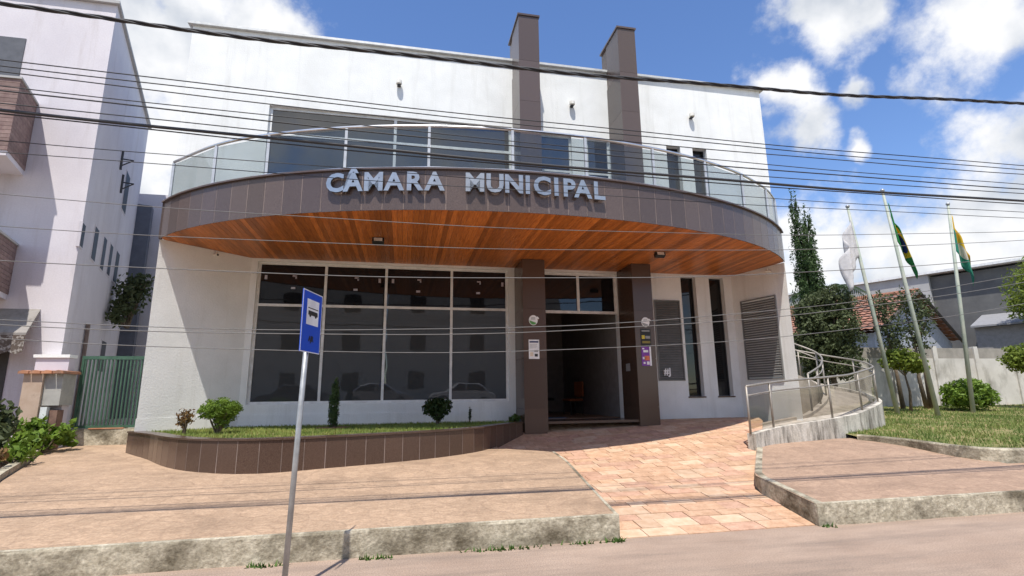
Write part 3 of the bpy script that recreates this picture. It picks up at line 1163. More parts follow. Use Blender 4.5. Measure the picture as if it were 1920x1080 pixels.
# ------------------------------------------------------------------ posters and stickers on the pillars
def sheet(name, x0, x1, z0, z1, m, label, cat, items):
    cx, cz = (x0 + x1) / 2, z0
    t = thing(name, label, cat, (cx, -1.0, cz))
    w, h = x1 - x0, z1 - z0
    mb = MB()
    mb.box((-w / 2, -.010, 0), (w / 2, -.004, h))
    mb.build('sheet', m, t)
    for (u0, u1, v0, v1, mm, nm) in items:
        mb = MB()
        mb.box((-w / 2 + u0 * w, -.0125, v0 * h), (-w / 2 + u1 * w, -.0101, v1 * h))
        mb.build(nm, mm, t)
    return t


sheet('poster', .20, .47, 2.63, 3.11, white_print, 'white notice sheet with dark blue header on the left granite pillar', 'poster',
      [(.08, .92, .84, .92, mat('navy_print', (.03, .03, .12), .6), 'header'), (.1, .8, .74, .755, grey_print, 'text_line'), (.1, .75, .68, .695, grey_print, 'text_line'), (.1, .8, .62, .635, grey_print, 'text_line'), (.1, .7, .56, .575, grey_print, 'text_line'),
       (.52, .88, .36, .46, grey_print, 'picture'), (.55, .85, .12, .26, black_print, 'picture'), (.12, .42, .14, .34, mat('cream_print', (.72, .62, .48), .6), 'picture')])
sheet('poster', 3.22, 3.50, 2.98, 3.42, black_print, 'black poster with yellow dot on the right granite pillar', 'poster',
      [(.1, .9, .84, .92, grey_print, 'text_line'), (.08, .38, .40, .62, yellow_print, 'picture'), (.45, .92, .42, .58, grey_print, 'picture'), (.1, .9, .14, .28, mat('olive_print', (.25, .2, .04), .6), 'text_line')])
sheet('poster', 3.21, 3.48, 2.46, 2.955, purple_print, 'purple and white poster below the black one on the right pillar', 'poster',
      [(.84, 1.0, .0, 1.0, white_print, 'border'), (.2, .7, .70, .82, white_print, 'text_line'), (.1, .3, .86, .93, white_print, 'text_line'), (.28, .80, .28, .52, orange_print, 'picture'), (.1, .35, .34, .46, white_print, 'picture'), (.5, .78, .06, .22, white_print, 'picture'), (.15, .35, .1, .2, white_print, 'picture')])
for x, lb, gm in ((.33, 'round white and green emblem sticker on the left granite pillar', green_print), (3.375, 'round whitish emblem sticker above the posters on the right pillar', grey_print)):
    t = thing('emblem_sticker', lb, 'sticker', (x, -1.0, 3.6))
    mb = MB()
    mb.prism_xz([(.115 * math.cos(a), .13 * math.sin(a)) for a in np.linspace(0, 2 * math.pi, 20)[:-1]], -.010, -.004)
    mb.build('disc', white_print, t)
    mb = MB()
    mb.prism_xz([(.1 * math.cos(a), .115 * math.sin(a)) for a in np.linspace(math.pi * 1.02, math.pi * 1.8, 12)], -.0125, -.0101)
    mb.build('lower_field', gm, t)
    mb = MB()
    mb.prism_xz([(.075, .05), (.145, .03), (.15, .055), (.10, .10)], -.0125, -.0101)
    mb.build('tab', white_print, t)
    mb = MB()
    mb.box((-.06, -.0124, .02), (.05, -.0101, .04))
    mb.box((-.05, -.0124, .055), (.05, -.0101, .07))
    mb.build('text_line', grey_print, t)
st = thing('door_notice', 'small white paper notice on the inner side of the right pillar', 'notice', (3.066, -.45, 2.35))
mb = MB()
mb.box((-.006, -.13, 0), (-.001, .13, .20))
mb.build('sheet', grey_print, st)
me = text_mesh('#J', .26, .002, .008)
gsk = link('painted_mark', me, white_print, None, loc=(4.42, -.045, 2.27), rot=(math.pi / 2, 0, 0))
tag(gsk, 'white painted mark at the lower left of the left louvre', 'graffiti')

# chair and mat inside the entrance
ch = thing('foyer_chair', 'orange padded chair standing against the foyer wall inside the entrance', 'chair', (2.6, 3.0, Z0 + .012), R(-75))
mb = MB()
mb.box((-.25, -.25, .42), (.25, .25, .50))
bevel(mb.build('seat', orange_seat, ch), .03)
mb = MB()
mb.box((-.25, .22, .55), (.25, .29, 1.05))
bevel(mb.build('backrest', orange_seat, ch), .03)
for sx in (-.21, .21):
    for sy in (-.21, .23):
        mb = MB()
        mb.tube([(sx, sy, 0), (sx, sy, .42 if sy < 0 else .62)], .014)
        mb.build('leg', black_plastic, ch)
ch2 = thing('dark_chair', 'dark office chair standing deeper inside the entrance hall', 'chair', (1.9, 3.9, Z0 + .012), R(30))
mb = MB()
mb.box((-.24, -.24, .44), (.24, .24, .52))
bevel(mb.build('seat', black_plastic, ch2), .03)
mb = MB()
mb.box((-.22, .2, .6), (.22, .27, 1.05))
bevel(mb.build('backrest', black_plastic, ch2), .03)
mb = MB()
mb.tube([(0, 0, .06), (0, 0, .44)], .03)
mb.build('stem', dark_metal, ch2)
for a in range(5):
    mb = MB()
    mb.tube([(0, 0, .08), (.27 * math.cos(a * 1.2566), .27 * math.sin(a * 1.2566), .04)], .018, 6)
    mb.build('leg', dark_metal, ch2)
mb = MB()
mb.box((.8, .32, Z0 + .013), (1.55, .95, Z0 + .026))
tag(mb.build('doormat', blue_mat), 'blue-grey doormat just inside the entrance beside the left pillar', 'doormat')

# ------------------------------------------------------------------ planter with granite cladding
pl = thing('planter', 'long curved planter clad in brown granite tiles in front of the window wall', 'planter', (0, 0, 0))
rimp = catmull([(-8.32, -1.30), (-7.98, -1.72), (-7.47, -2.35), (-6.98, -3.1), (-6.45, -3.76), (-5.85, -4.22), (-5.2, -4.42), (-4.5, -4.34), (-3.4, -3.98), (-2.3, -3.5), (-1.35, -2.8), (-.7, -1.9), (.02, -1.0)], 8)
tl = resample(rimp, count=34)
ZT = 1.12
inn = offset_poly(tl, .02)
inn2 = offset_poly(tl, .16)
inn0 = offset_poly(tl, .003)
bk = MB()
for i in range(len(tl) - 1):
    bk.prism([inn0[i], inn0[i + 1], inn2[i + 1], inn2[i]], .36, ZT - .037)
bk.build('retaining_wall', joint, pl)
for i in range(len(tl) - 1):
    a, b = Vector(tl[i]), Vector(tl[i + 1])
    t = (b - a).normalized() * .006
    ai, bi = Vector(inn[i]), Vector(inn[i + 1])
    mb = MB()
    mb.prism([tuple(a + t), tuple(b - t), tuple(bi - t), tuple(ai + t)], .35, ZT - .035)
    mb.build('cladding_tile', granite_dark, pl)
cpo, cpi = offset_poly(tl, -.02), offset_poly(tl, .24)
for i in range(0, len(tl) - 1):
    mb = MB()
    a, b = Vector(cpo[i]), Vector(cpo[i + 1])
    c, d = Vector(cpi[i + 1]), Vector(cpi[i])
    t = (b - a).normalized() * .0015
    mb.prism([tuple(a + t), tuple(b - t), tuple(c - t), tuple(d + t)], ZT - .03, ZT)
    mb.build('coping_slab', granite_dark, pl)
sp = MB()
sp.prism([(p[0], p[1]) for p in offset_poly(rimp, .2)] + [(.02, -.03), (LC[0], -.03), (LT[0] + .02, LT[1] - .02)], .6, 1.085)
sp.build('turf', turf_m, pl)
edge_in = offset_poly(rimp, .24)
ei = np.array(edge_in)


def in_planter(x, y):
    return -8.0 < x < -.02 and y < y_wall(x) - .04 and y > np.interp(x, ei[:, 0], ei[:, 1])


gp = np.random.default_rng(5)
pts = []
while len(pts) < 15000:
    x, y = gp.uniform(-8, 0), gp.uniform(-4.3, -.02)
    if in_planter(x, y) and math.hypot(x + 4.3, (y + 1.5)) > .35:
        pts.append((x, y, 1.075))
tag(blades('grass', pts, .055, grass_m, pl, w=.010), kind='stuff')
mb = MB()
ringp = [(-4.3 + (.34 + .05 * math.sin(a * 3)) * math.cos(a), -1.5 + (.3 + .04 * math.cos(a * 4)) * math.sin(a)) for a in np.linspace(0, 6.283, 16)[:-1]]
mb.prism(ringp, 1.07, 1.12)
mb.build('soil_ring', soil, pl)


# ------------------------------------------------------------------ shrubs of the planter
def shrub(name, label, loc, blobs, n, size, m, stems, seed, cat='shrub', shell=.35, aspect=.55, group=None, stem_r=.014):
    t = thing(name, label, cat, loc, group=group)
    mb = MB()
    g = random.Random(seed)
    for (c, r_) in blobs:
        for k in range(stems):
            e = Vector(c) + Vector((g.uniform(-.6, .6) * r_[0], g.uniform(-.6, .6) * r_[1], g.uniform(-.3, .5) * r_[2]))
            base = Vector((g.uniform(-.03, .03), g.uniform(-.03, .03), -.03))
            midp = base.lerp(e, .5) + Vector((g.uniform(-.03, .03), g.uniform(-.03, .03), .02))
            mb.tube([base, midp, e], [stem_r, stem_r * .75, stem_r * .35], 5)
    mb.build('stem', bark, t)
    leaves('foliage', blobs, n, size, m, t, seed, shell, aspect)
    return t


shrub('dry_shrub', 'small reddish half-bare shrub at the left end of the planter', (-6.92, -2.3, 1.09), [((0, 0, .33), (.17, .16, .15)), ((-.05, 0, .22), (.1, .1, .1))], 420, .026, leaf_red, 4, 21, shell=.2)
shrub('round_shrub', 'round bright green clipped shrub in the planter, left of the window', (-6.32, -2.35, 1.09), [((0, 0, .47), (.33, .31, .2)), ((-.2, 0, .43), (.18, .18, .14)), ((.18, .05, .42), (.2, .2, .17)), ((.08, 0, .24), (.17, .15, .14))], 9500, .021, leaf_lime, 6, 22, shell=.45, aspect=.4)
shrub('column_cypress', 'slim upright dark green cypress in front of the window', (-4.3, -1.5, 1.1), [((0, 0, .22), (.10, .10, .24)), ((0, 0, .5), (.105, .1, .3)), ((.01, 0, .78), (.075, .07, .25)), ((.02, 0, .95), (.035, .035, .14))], 3400, .028, leaf_cyp, 2, 23, aspect=.3, cat='cypress')
shrub('dark_shrub', 'dark green bushy shrub in the planter below the window corner', (-2.02, -.85, 1.09), [((-.16, 0, .40), (.18, .17, .18)), ((.15, 0, .42), (.19, .17, .18)), ((0, 0, .5), (.14, .14, .12)), ((.02, 0, .22), (.14, .14, .14))], 2600, .032, leaf_dark, 5, 24, shell=.4)
shrub('seedling', 'tiny upright dark seedling beside the pillar end of the planter', (-1.19, -.4, 1.09), [((0, 0, .22), (.03, .03, .16))], 120, .035, leaf_dark, 2, 25, aspect=.3, cat='plant')
shrub('weed_tuft', 'little green weed growing at the foot of the left granite pillar', (-.08, -.5, 1.08), [((0, 0, .1), (.14, .12, .09))], 260, .035, leaf_green, 3, 26, cat='weed')

# ------------------------------------------------------------------ curved access ramp at the right
OUT = catmull([(4.42, -3.62), (5.4, -3.15), (7.3, -2.6), (9.2, -1.75), (10.7, -.75), (11.3, .45), (10.9, 1.6), (9.9, 2.35), (8.6, 2.75)], 6)
INN = catmull([(5.35, -1.9), (6.3, -1.75), (7.6, -1.45), (8.7, -.8), (9.45, -.2), (9.7, .35), (9.5, .75), (9.1, 1.0), (8.6, 1.1)], 6)
n_ = min(len(OUT), len(INN))
OUT, INN = resample(OUT, count=50), resample(INN, count=50)
zr = [lerp(i / 49, [0, .12, .35, .6, .75, 1], [.80, .92, 1.08, 1.42, 1.80, 2.55]) for i in range(50)]
v, f = [], []
for i in range(50):
    v += [(*OUT[i], zr[i]), (*INN[i], zr[i] + .01)]
for i in range(49):
    f.append((2 * i, 2 * i + 2, 2 * i + 3, 2 * i + 1))
acc = raw('access_ramp', v, f, concrete_grey)
tag(acc, kind='structure')
mb = MB()
wo_, wi_ = OUT, offset_poly(OUT, .18)
for i in range(49):
    za, zb = zr[i] + .10, zr[i + 1] + .10
    k = len(mb.v)
    for (x, y), z in ((wo_[i], za), (wo_[i + 1], zb), (wi_[i + 1], zb), (wi_[i], za)):
        mb.v += [(x, y, .45), (x, y, z)]
    mb.f += [(k, k + 2, k + 3, k + 1), (k + 1, k + 3, k + 5, k + 7), (k + 4, k + 6, k + 7, k + 5)]
    if i == 0:
        mb.f.append((k, k + 1, k + 7, k + 6))
tag(mb.build('ramp_wall', concrete_white), 'low white retaining wall with black streaks along the curved access ramp', 'wall')
mb = MB()
for i in range(49):
    a, b = INN[i], INN[i + 1]
    io = offset_poly(INN, .14)
    k = len(mb.v)
    for (x, y), z in ((a, zr[i] + .09), (b, zr[i + 1] + .09), (io[i + 1], zr[i + 1] + .09), (io[i], zr[i] + .09)):
        mb.v += [(x, y, .45), (x, y, z)]
    mb.f += [(k, k + 1, k + 3, k + 2), (k + 1, k + 7, k + 5, k + 3), (k + 4, k + 5, k + 7, k + 6)]
tag(mb.build('ramp_kerb', concrete_grey), 'inner concrete kerb of the access ramp beside the building corner', 'kerb')


rail_tan = mat('dull_rail_metal', (.25, .225, .195), .5, metal=.35, col2=(.34, .31, .27))
glass_smoke = glass_mat('brownish_railing_glass', (.70, .67, .62), .86, ior=1.45)


def handrail(name, path, zs, posts, label, double=True, h=.98, glazed=0):
    t = thing(name, label, 'handrail', (*path[0], zs[0]))
    o = Vector((*path[0], zs[0]))
    P = [Vector((*p, z)) - o for p, z in zip(path, zs)]
    mb = MB()
    mb.tube([p + Vector((0, 0, h)) for p in P], .026, 8)
    mb.build('top_rail', rail_tan, t, smooth=True)
    if double:
        mb = MB()
        mb.tube([p + Vector((0, 0, h * .80)) for p in P], .018, 8)
        mb.build('middle_rail', rail_tan, t, smooth=True)
    for i in posts:
        mb = MB()
        mb.tube([P[i], P[i] + Vector((0, 0, h))], .024, 8)
        mb.build('post', rail_tan, t, smooth=True)
    for i0, i1 in list(zip(posts[:-1], posts[1:]))[:glazed]:
        mb = MB()
        for i in range(i0, i1):
            k = len(mb.v)
            p, q = P[i], P[i + 1]
            if i == i0:
                p = p.lerp(q, .12)
            if i == i1 - 1:
                q = q.lerp(P[i], .12)
            mb.v += [tuple(p + Vector((0, 0, .09))), tuple(q + Vector((0, 0, .09))), tuple(q + Vector((0, 0, h * .77))), tuple(p + Vector((0, 0, h * .77)))]
            mb.f.append((k, k + 1, k + 2, k + 3))
        mb.build('glass_pane', glass_smoke, t)
    return t


ro = offset_poly(OUT, .1)
handrail('handrail', ro[:48], [z + .1 for z in zr[:48]], [0, 4, 13, 20, 27, 34, 41, 47], 'long steel handrail sweeping round the outer side of the access ramp', glazed=5)
ri = offset_poly(INN, .06)
handrail('handrail', ri[20:48], [z + .09 for z in zr[20:48]], [0, 6, 12, 18, 27], 'short steel handrail on the inner side of the access ramp by the building corner')

# ------------------------------------------------------------------ bus stop sign
bs = thing('bus_stop_sign', 'blue bus stop sign on a thin grey pole at the kerb', 'sign', (-3.80, -8.25, 0))
mb = MB()
mb.tube([(-.04, 0, -.05), (-.01, 0, 1.2), (.03, 0, 2.72)], .026, 12)
mb.build('pole', galv, bs, smooth=True)
rzs = R(76)
bd = MB()
bd.box((-.225, -.008, 2.18), (.225, .0, 2.78))
bo = bd.build('board', blue_sign, bs, loc=(.05, -.03, 0), rot=(0, 0, rzs))
mb = MB()
for a, b in (((-.225, -.0095, 2.18), (.225, -.0082, 2.188)), ((-.225, -.0095, 2.772), (.225, -.0082, 2.78)), ((-.225, -.0095, 2.188), (-.218, -.0082, 2.772)), ((.218, -.0095, 2.188), (.225, -.0082, 2.772))):
    mb.box(a, b)
mb.build('border', white_print, bo)
mb = MB()
mb.box((-.13, -.0095, 2.45), (.15, -.0082, 2.70))
mb.build('white_panel', white_print, bo)
mb = MB()
mb.prism_xz([(-.095, 2.545), (.125, 2.545), (.125, 2.575), (.115, 2.588), (-.095, 2.588)], -.0112, -.0096)
mb.box((-.105, -.0112, 2.61), (.13, -.0096, 2.618))
for wx in (-.05, .08):
    mb.prism_xz([(wx + .022 * math.cos(a), 2.545 + .018 * math.sin(a)) for a in np.linspace(0, 6.283, 12)[:-1]], -.0116, -.0097)
mb.build('bus_pictogram', black_print, bo)
me = text_mesh('AJR', .075, .001, .003)
link('lettering', me, black_print, bo, loc=(.0, -.0095, 2.29), rot=(math.pi / 2, 0, 0))
for z in (2.3, 2.66):
    mb = MB()
    mb.box((-.06, .0005, z), (.06, .03, z + .03))
    mb.build('clamp', galv, bo)

# ------------------------------------------------------------------ overhead cables
WIRES = [('A', -8.3, (.00434, .03017, 5.59391), .022, cable, 'thick twisted black cable, topmost of all the overhead lines'),
         ('B', -8.0, (.0020, -.00489, 5.04483), .006, cable, 'uppermost of the three thin cables below the thick twisted one'),
         ('B', -8.0, (.00179, -.00563, 4.98229), .006, cable, 'middle of the three thin cables below the thick twisted one'),
         ('B', -8.0, (.00213, -.005, 4.89575), .006, cable, 'lowest of the three thin cables below the thick twisted one'),
         ('C', -7.8, (.00175, -.00706, 4.85552), .0055, cable, 'upper thin cable of the pair above the thick dark bundle'),
         ('C', -7.8, (.00192, -.00818, 4.78114), .008, cable, 'lower cable of the pair above the thick dark bundle'),
         ('C', -7.8, (.00208, -.00334, 4.6699), .006, cable, 'thin cable running just above the thick dark bundle'),
         ('D', -7.9, (.00197, -.00736, 4.52287), .017, cable, 'thick dark cable bundle crossing the balcony rail'),
         ('D', -7.88, (.0020, -.0070, 4.488), .007, cable, 'thin cable hugging the underside of the thick dark bundle'),
         ('E', -7.7, (.00137, .00349, 4.38122), .0045, cable, 'upper hair-thin cable crossing the balcony glass'),
         ('E', -7.7, (.00147, .00661, 4.26697), .0045, cable, 'lower hair-thin cable crossing the balcony glass'),
         ('F', -6.6, (.0039, .02184, 4.15371), .005, cable_grey, 'thin sagging cable crossing the brown fascia'),
         ('G', -6.6, (.00398, .03659, 3.85883), .005, cable_grey, 'thin sagging cable crossing the wooden soffit'),
         ('H', -6.4, (.00486, .04245, 3.47672), .006, cable_grey, 'thin pale cable crossing the upper lights of the ground-floor window'),
         ('I', -6.4, (.00733, .06581, 2.77889), .0055, cable_grey, 'upper of the two close pale cables crossing the entrance'),
         ('I', -6.4, (.00708, .06008, 2.69847), .006, cable_grey, 'lower of the two close pale cables crossing the entrance'),
         ('J', -6.2, (.00718, .04446, 2.42587), .0055, cable_grey, 'lowest pale cable crossing the ground-floor window')]
for nm, y, (a, b, c), r_, m, lb in WIRES:
    xs = np.linspace(-11, 11 if nm < 'F' else 9.5, 60)
    if nm in 'A':
        xs = np.linspace(-11, 11, 220)
        mb = MB()
        for ph in (0, 2.09, 4.19):
            mb.tube([(x, y + .013 * math.cos(x * 7 + ph), a * x * x + b * x + c + .013 * math.sin(x * 7 + ph) + .012 * math.sin(x * 1.7)) for x in xs], .011, 6)
    else:
        mb = MB()
        w1 = random.uniform(0, 6)
        mb.tube([(x, y, a * x * x + b * x + c + .006 * math.sin(x * 1.3 + w1)) for x in xs], r_, 6)
    tag(mb.build('overhead_cable', m, smooth=True), lb, 'cable', 'overhead cables along the street')

# ------------------------------------------------------------------ left neighbour
DV = Vector((-.2986, .9544))
NB = thing('apartment_building', 'tall pale pinkish apartment block with tiled balconies at the left edge', 'building', (-10.45, 0, .6))


def side_pt(t, out=0.0):
    return (DV.x * t + DV.y * out, DV.y * t - DV.x * out)


HT = 11.25
sl = 7.3
mb = MB()
mb.prism([(-9, 0), (0, 0), side_pt(sl), (-9 + side_pt(sl)[0], side_pt(sl)[1])], 0, HT)
mb.build('wall', neigh, NB)
mb = MB()
p1, p2 = side_pt(sl + .6, .95), side_pt(sl + 13, .95)
mb.prism([p1, p2, (p2[0] - 6, p2[1]), (p1[0] - 6, p1[1])], 0, HT - 2.3)
mb.build('rear_wall', neigh, NB)
mb = MB()
mb.prism([(-9.1, -.1), (.1, -.1), (side_pt(sl)[0] + .1, side_pt(sl)[1]), (-9 + side_pt(sl)[0], side_pt(sl)[1])], HT + .001, HT + .08)
mb.build('roof_edge', grey_wall, NB)


def balcony(z0, z1, x0, x1, dep):
    mb = MB()
    mb.prism([(x0, -dep), (x1 + .36, -dep), (x1, -.002), (x0, -.002)], z0, z0 + .12)
    bo_ = mb.build('balcony_floor', neigh, NB)
    # brick-clad parapet of separate courses
    h, w = .095, .0
    n = int((z1 - z0 - .12) / h)
    for i in range(n):
        zz = z0 + .121 + i * h
        mb = MB()
        mb.prism([(x0, -dep - .02), (x1 + .38, -dep - .02), (x1 + .02, -.003), (x1 - .1, -.003), (x1 + .23, -dep + .1), (x0, -dep + .1)], zz, zz + h - .008)
        mb.build('brick_course', brick_brown, bo_)
    mb = MB()
    mb.prism([(x0, -dep - .05), (x1 + .42, -dep - .05), (x1 + .05, -.003), (x1 - .12, -.003), (x1 + .21, -dep + .13), (x0, -dep + .13)], z0 + .121 + n * h, z0 + .17 + n * h)
    mb.build('balcony_coping', grey_wall, bo_)


balcony(6.4, 8.25, -6, -1.38, 1.15)
balcony(3.4, 4.75, -6, -1.25, 1.15)
mb = MB()
mb.box((-6, -.02, 8.4), (-1.85, -.001, 10.0))
wn1 = mb.build('balcony_door', mat('grey_door_glass', (.12, .12, .125), .25), NB)  # plain dark grey glass colour for both balcony doors
mb = MB()
mb.box((-6, -.02, 4.9), (-2.3, -.001, 6.2))
mb.build('balcony_door', MATS['grey_door_glass'], NB)
# awning over the ground-floor door
aw = MB()
aw.v += [(-6, -.55, 2.6), (-.42, -.55, 2.6), (-.55, -.003, 3.2), (-6, -.003, 3.2), (-6, -.55, 2.55), (-.42, -.55, 2.55), (-.55, -.003, 3.15), (-6, -.003, 3.15)]
aw.f += [(0, 1, 2, 3), (7, 6, 5, 4), (0, 4, 5, 1), (1, 5, 6, 2), (2, 6, 7, 3)]
awo = aw.build('awning', mat('grey_awning_cloth', (.24, .22, .20), .95, col2=(.31, .29, .27), scale=3, stain=(.14, .12, .1)), NB)
mb = MB()
for i in range(18):
    x0 = -5.7 + i * .293
    mb.prism_xz([(x0, 2.18 + .03 * (i % 2)), (x0 + .14, 2.13), (x0 + .289, 2.18), (x0 + .289, 2.549), (x0, 2.549)], -.552, -.545)
mb.build('valance', mat('brown_valance_cloth', (.10, .075, .06), .95, col2=(.34, .31, .28), scale=14, lo=.5, hi=.6), awo)
mb = MB()
mb.box((-6, -.02, .2), (-1.0, -.001, 2.3))
mb.build('doorway', dark_room, NB)


def side_box(t0, t1, z0, z1, m, nm, o0=-.05, o1=.01, parent=NB):
    mb = MB()
    a, b, c, d = side_pt(t0, o1), side_pt(t1, o1), side_pt(t1, o0), side_pt(t0, o0)
    mb.prism([a, b, c, d], z0, z1)
    return mb.build(nm, m, parent)


win_side = mat('dark_side_window', (.045, .045, .05), .55, spec=.2)
for t0, t1, z0, z1 in ((4.3, 5.0, 7.1, 8.35), (.0, .28, 4.75, 5.3), (1.3, 1.75, 4.75, 5.6), (2.5, 2.9, 4.75, 5.65), (3.5, 3.9, 4.8, 5.7), (4.55, 5.1, 4.8, 5.75), (4.3, 5.0, 2.0, 2.9)):
    fo = side_box(t0 - .04, t1 + .04, z0 - .04, z1 + .04, neigh, 'window_frame', -.05, .015)
    side_box(t0, t1, z0, z1, win_side, 'pane', -.04, .02, fo)
for t0, t1, z0, z1 in ((9.0, 9.8, 6.2, 8.0), (11.5, 12.3, 5.0, 7.4), (9.5, 10.3, 2.4, 4.3)):
    fo = side_box(t0 - .05, t1 + .05, z0 - .05, z1 + .05, neigh, 'window_frame', .8, .965)
    side_box(t0, t1, z0, z1, win_side, 'pane', .8, .97, fo)
side_box(7.2, 7.7, 0, 8.2, mat('blue_grey_downpipe', (.09, .10, .13), .6), 'drain_shaft', .0, .45)
for t0, z in ((3.2, 8.3), (3.75, 7.75)):
    mb = MB()
    a, b = side_pt(t0, .0), side_pt(t0, .32)
    mb.tube([(a[0], a[1], z), (b[0], b[1], z)], .02, 6)
    mb.tube([(a[0], a[1], z - .25), (b[0], b[1], z)], .018, 6)
    c = side_pt(t0, .03)
    mb.tube([(c[0], c[1], z - .35), (c[0], c[1], z + .25)], .03, 6)
    mb.build('wall_bracket', dark_metal, NB)
mb = MB()
c = side_pt(1.9, .06)
mb.tube([(c[0], c[1], .3), (c[0], c[1], 3.1)], .05, 8)
mb.build('drain_pipe', mat('rusty_pipe', (.20, .15, .13), .8), NB)

c = side_pt(4.9, .5)
shrub('hanging_shrub', 'leafy green shrub growing out from the side wall of the left block', (-10.45 + c[0], c[1], 4.0), [((0, 0, 1.1), (.45, .6, .6)), ((-.05, -.3, .55), (.4, .4, .35)), ((.1, .3, 1.5), (.35, .4, .3)), ((0, -.7, .2), (.25, .35, .25))], 1500, .07, leaf_olive, 4, 31, stem_r=.03, shell=.1)

al = raw('alley', [(-16, .6, 1.08), (-8.63, .6, 1.08), (-8.63, 30, 1.3), (-24, 30, 1.3)], [(0, 1, 2, 3)], concrete_grey)
tag(al, kind='structure')
bw = thing('rear_house', 'lilac rear house closing the alley behind the green gate', 'house', (-13.2, 17, 1.1))
mb = MB()
mb.box((-8, 0, 0), (4.5, 5, 4.2))
mb.build('wall', neigh2, bw)
mb = MB()
mb.box((-8.2, -.25, 4.201), (4.7, 5.2, 4.4))
mb.build('roof', grey_wall, bw)
for xx in (-1.2, .6):
    mb = MB()
    mb.box((xx, -.03, .9), (xx + 1.1, -.001, 2.3))
    mb.build('window', win_side, bw)
# gate with green bars, threshold wall, meter pillar
gt = thing('gate', 'green metal gate of vertical bars between the left block and the hall', 'gate', (-10.08, .15, .85))
gw, gh = 1.38, 1.90
mb = MB()
mb.box((0, -.03, .28), (.05, .03, gh))
mb.box((gw - .05, -.03, .28), (gw, .03, gh))
mb.box((.05, -.03, .28), (gw - .05, .03, .34))
mb.box((.05, -.03, gh - .08), (gw - .05, .03, gh))
mb.build('gate_frame', green_paint, gt)
for i in range(17):
    mb = MB()
    xx = .075 + i * (gw - .15) / 16
    mb.box((xx - .013, -.022, .341), (xx + .013, .022, gh - .081))
    mb.build('bar', green_paint, gt)
mb = MB()
mb.box((-.2, -.08, -.25), (gw + .1, .3, .26))
st_ = mb.build('gate_step', concrete, None, loc=(-10.08, .15, .85))
tag(st_, 'grey concrete step wall under the green gate', 'step')
mb = MB()
mb.box((.35, -.09, .262), (1.05, .12, .285))
tag(mb.build('roof_tile', terracotta, None, loc=(-10.08, .15, .85)), 'loose red clay tile lying on the step under the gate', 'tile')
lw = thing('boundary_wall', 'short lilac wall with white cap left of the green gate', 'wall', (-10.10, -.2, .7))
mb = MB()
mb.box((-.66, -.08, 0), (-.02, .15, 1.98))
mb.build('wall', neigh2, lw)
mb = MB()
mb.box((-.70, -.12, 1.981), (.0, .18, 2.05))
mb.build('cap', plaster, lw)
mp_ = thing('meter_pillar', 'tan plastered meter pillar with clay tile cap left of the green gate', 'pillar', (-10.42, -.35, .6))
mb = MB()
mb.prism([(-.34, -.22), (.02, -.22), (.02, .3), (-.34, .3)], 0, 1.72)
mb.build('pillar_body', mat('tan_plaster', (.42, .31, .23), .95, col2=(.52, .41, .32), scale=3, stain=(.28, .2, .15), stain_scale=(3, 3, 3)), mp_)
mb = MB()
mb.box((.021, -.16, 1.05), (.36, .3, 1.72))
mb.build('side_niche', mat('white_niche', (.36, .35, .32), .9), mp_)
mb = MB()
mb.box((.05, -.2, .1), (.17, -.1, 1.02))
mb.build('meter_post', mat('pale_post', (.60, .63, .62), .8), mp_)
for i in range(4):
    mb = MB()
    mb.prism_xz([(-.42 + i * .215, 1.722), (-.42 + i * .215 + .2, 1.722), (-.42 + i * .215 + .19, 1.775), (-.42 + i * .215 + .1, 1.795), (-.42 + i * .215 + .01, 1.775)], -.30, .36)
    mb.build('cap_tile', terracotta, mp_)
mb = MB()
mb.box((.18, -.12, .0), (.33, .1, .95))
mb.build('rusty_box', mat('rusty_meter_box', (.16, .09, .07), .8, col2=(.24, .14, .10), scale=7), mp_)

wd = [('broad_weed', 'tall dry brown and green weed at the left picture edge', (-9.6, -2.7, .72), [((-.3, 0, .35), (.3, .35, .3)), ((-.5, .5, .65), (.35, .35, .35))], 800, .085, leaf_olive),
      ('lime_weed', 'bright lime green leafy weed in front of the meter pillar', (-9.9, -1.1, .75), [((.1, .3, .3), (.3, .3, .28)), ((-.15, -.2, .22), (.3, .3, .22)), ((-.35, .2, .45), (.25, .3, .25))], 800, .075, leaf_lime),
      ('lime_weed', 'lime green weed creeping over the bed edging nearest the road', (-9.25, -3.0, .72), [((-.1, .3, .14), (.25, .4, .16)), ((-.2, -.4, .12), (.22, .4, .14))], 450, .06, leaf_lime),
      ('dry_weed', 'straw-coloured dry weed tuft low at the left picture edge', (-9.0, -3.9, .7), [((-.25, 0, .2), (.3, .5, .22))], 700, .05, leaf_red)]
for i, (nm, lb, lc, bl, n, sz, m) in enumerate(wd):
    shrub(nm, lb, lc, bl, n, sz, m, 4, 40 + i, cat='weed', shell=.1)
pts = []
gq = np.random.default_rng(8)
for x in list(-.15 - gq.random(90) * .25) + list(-1.6 + gq.normal(size=120) * .25) + list(-2.9 - gq.random(60) * .35) + list(-4.2 + gq.normal(size=60) * .12) + list(2.65 + gq.random(40) * .15) + list(-.7 + gq.normal(size=60) * .1):
    pts.append((x, -7.26 - abs(gq.normal()) * .035, 0))
tag(blades('kerb_weeds', [p for p in pts if gq.random() < .6], .045, leaf_green, w=.014, lean=1.6), 'small green weeds sprouting along the foot of the kerb', 'weeds', kind='stuff')

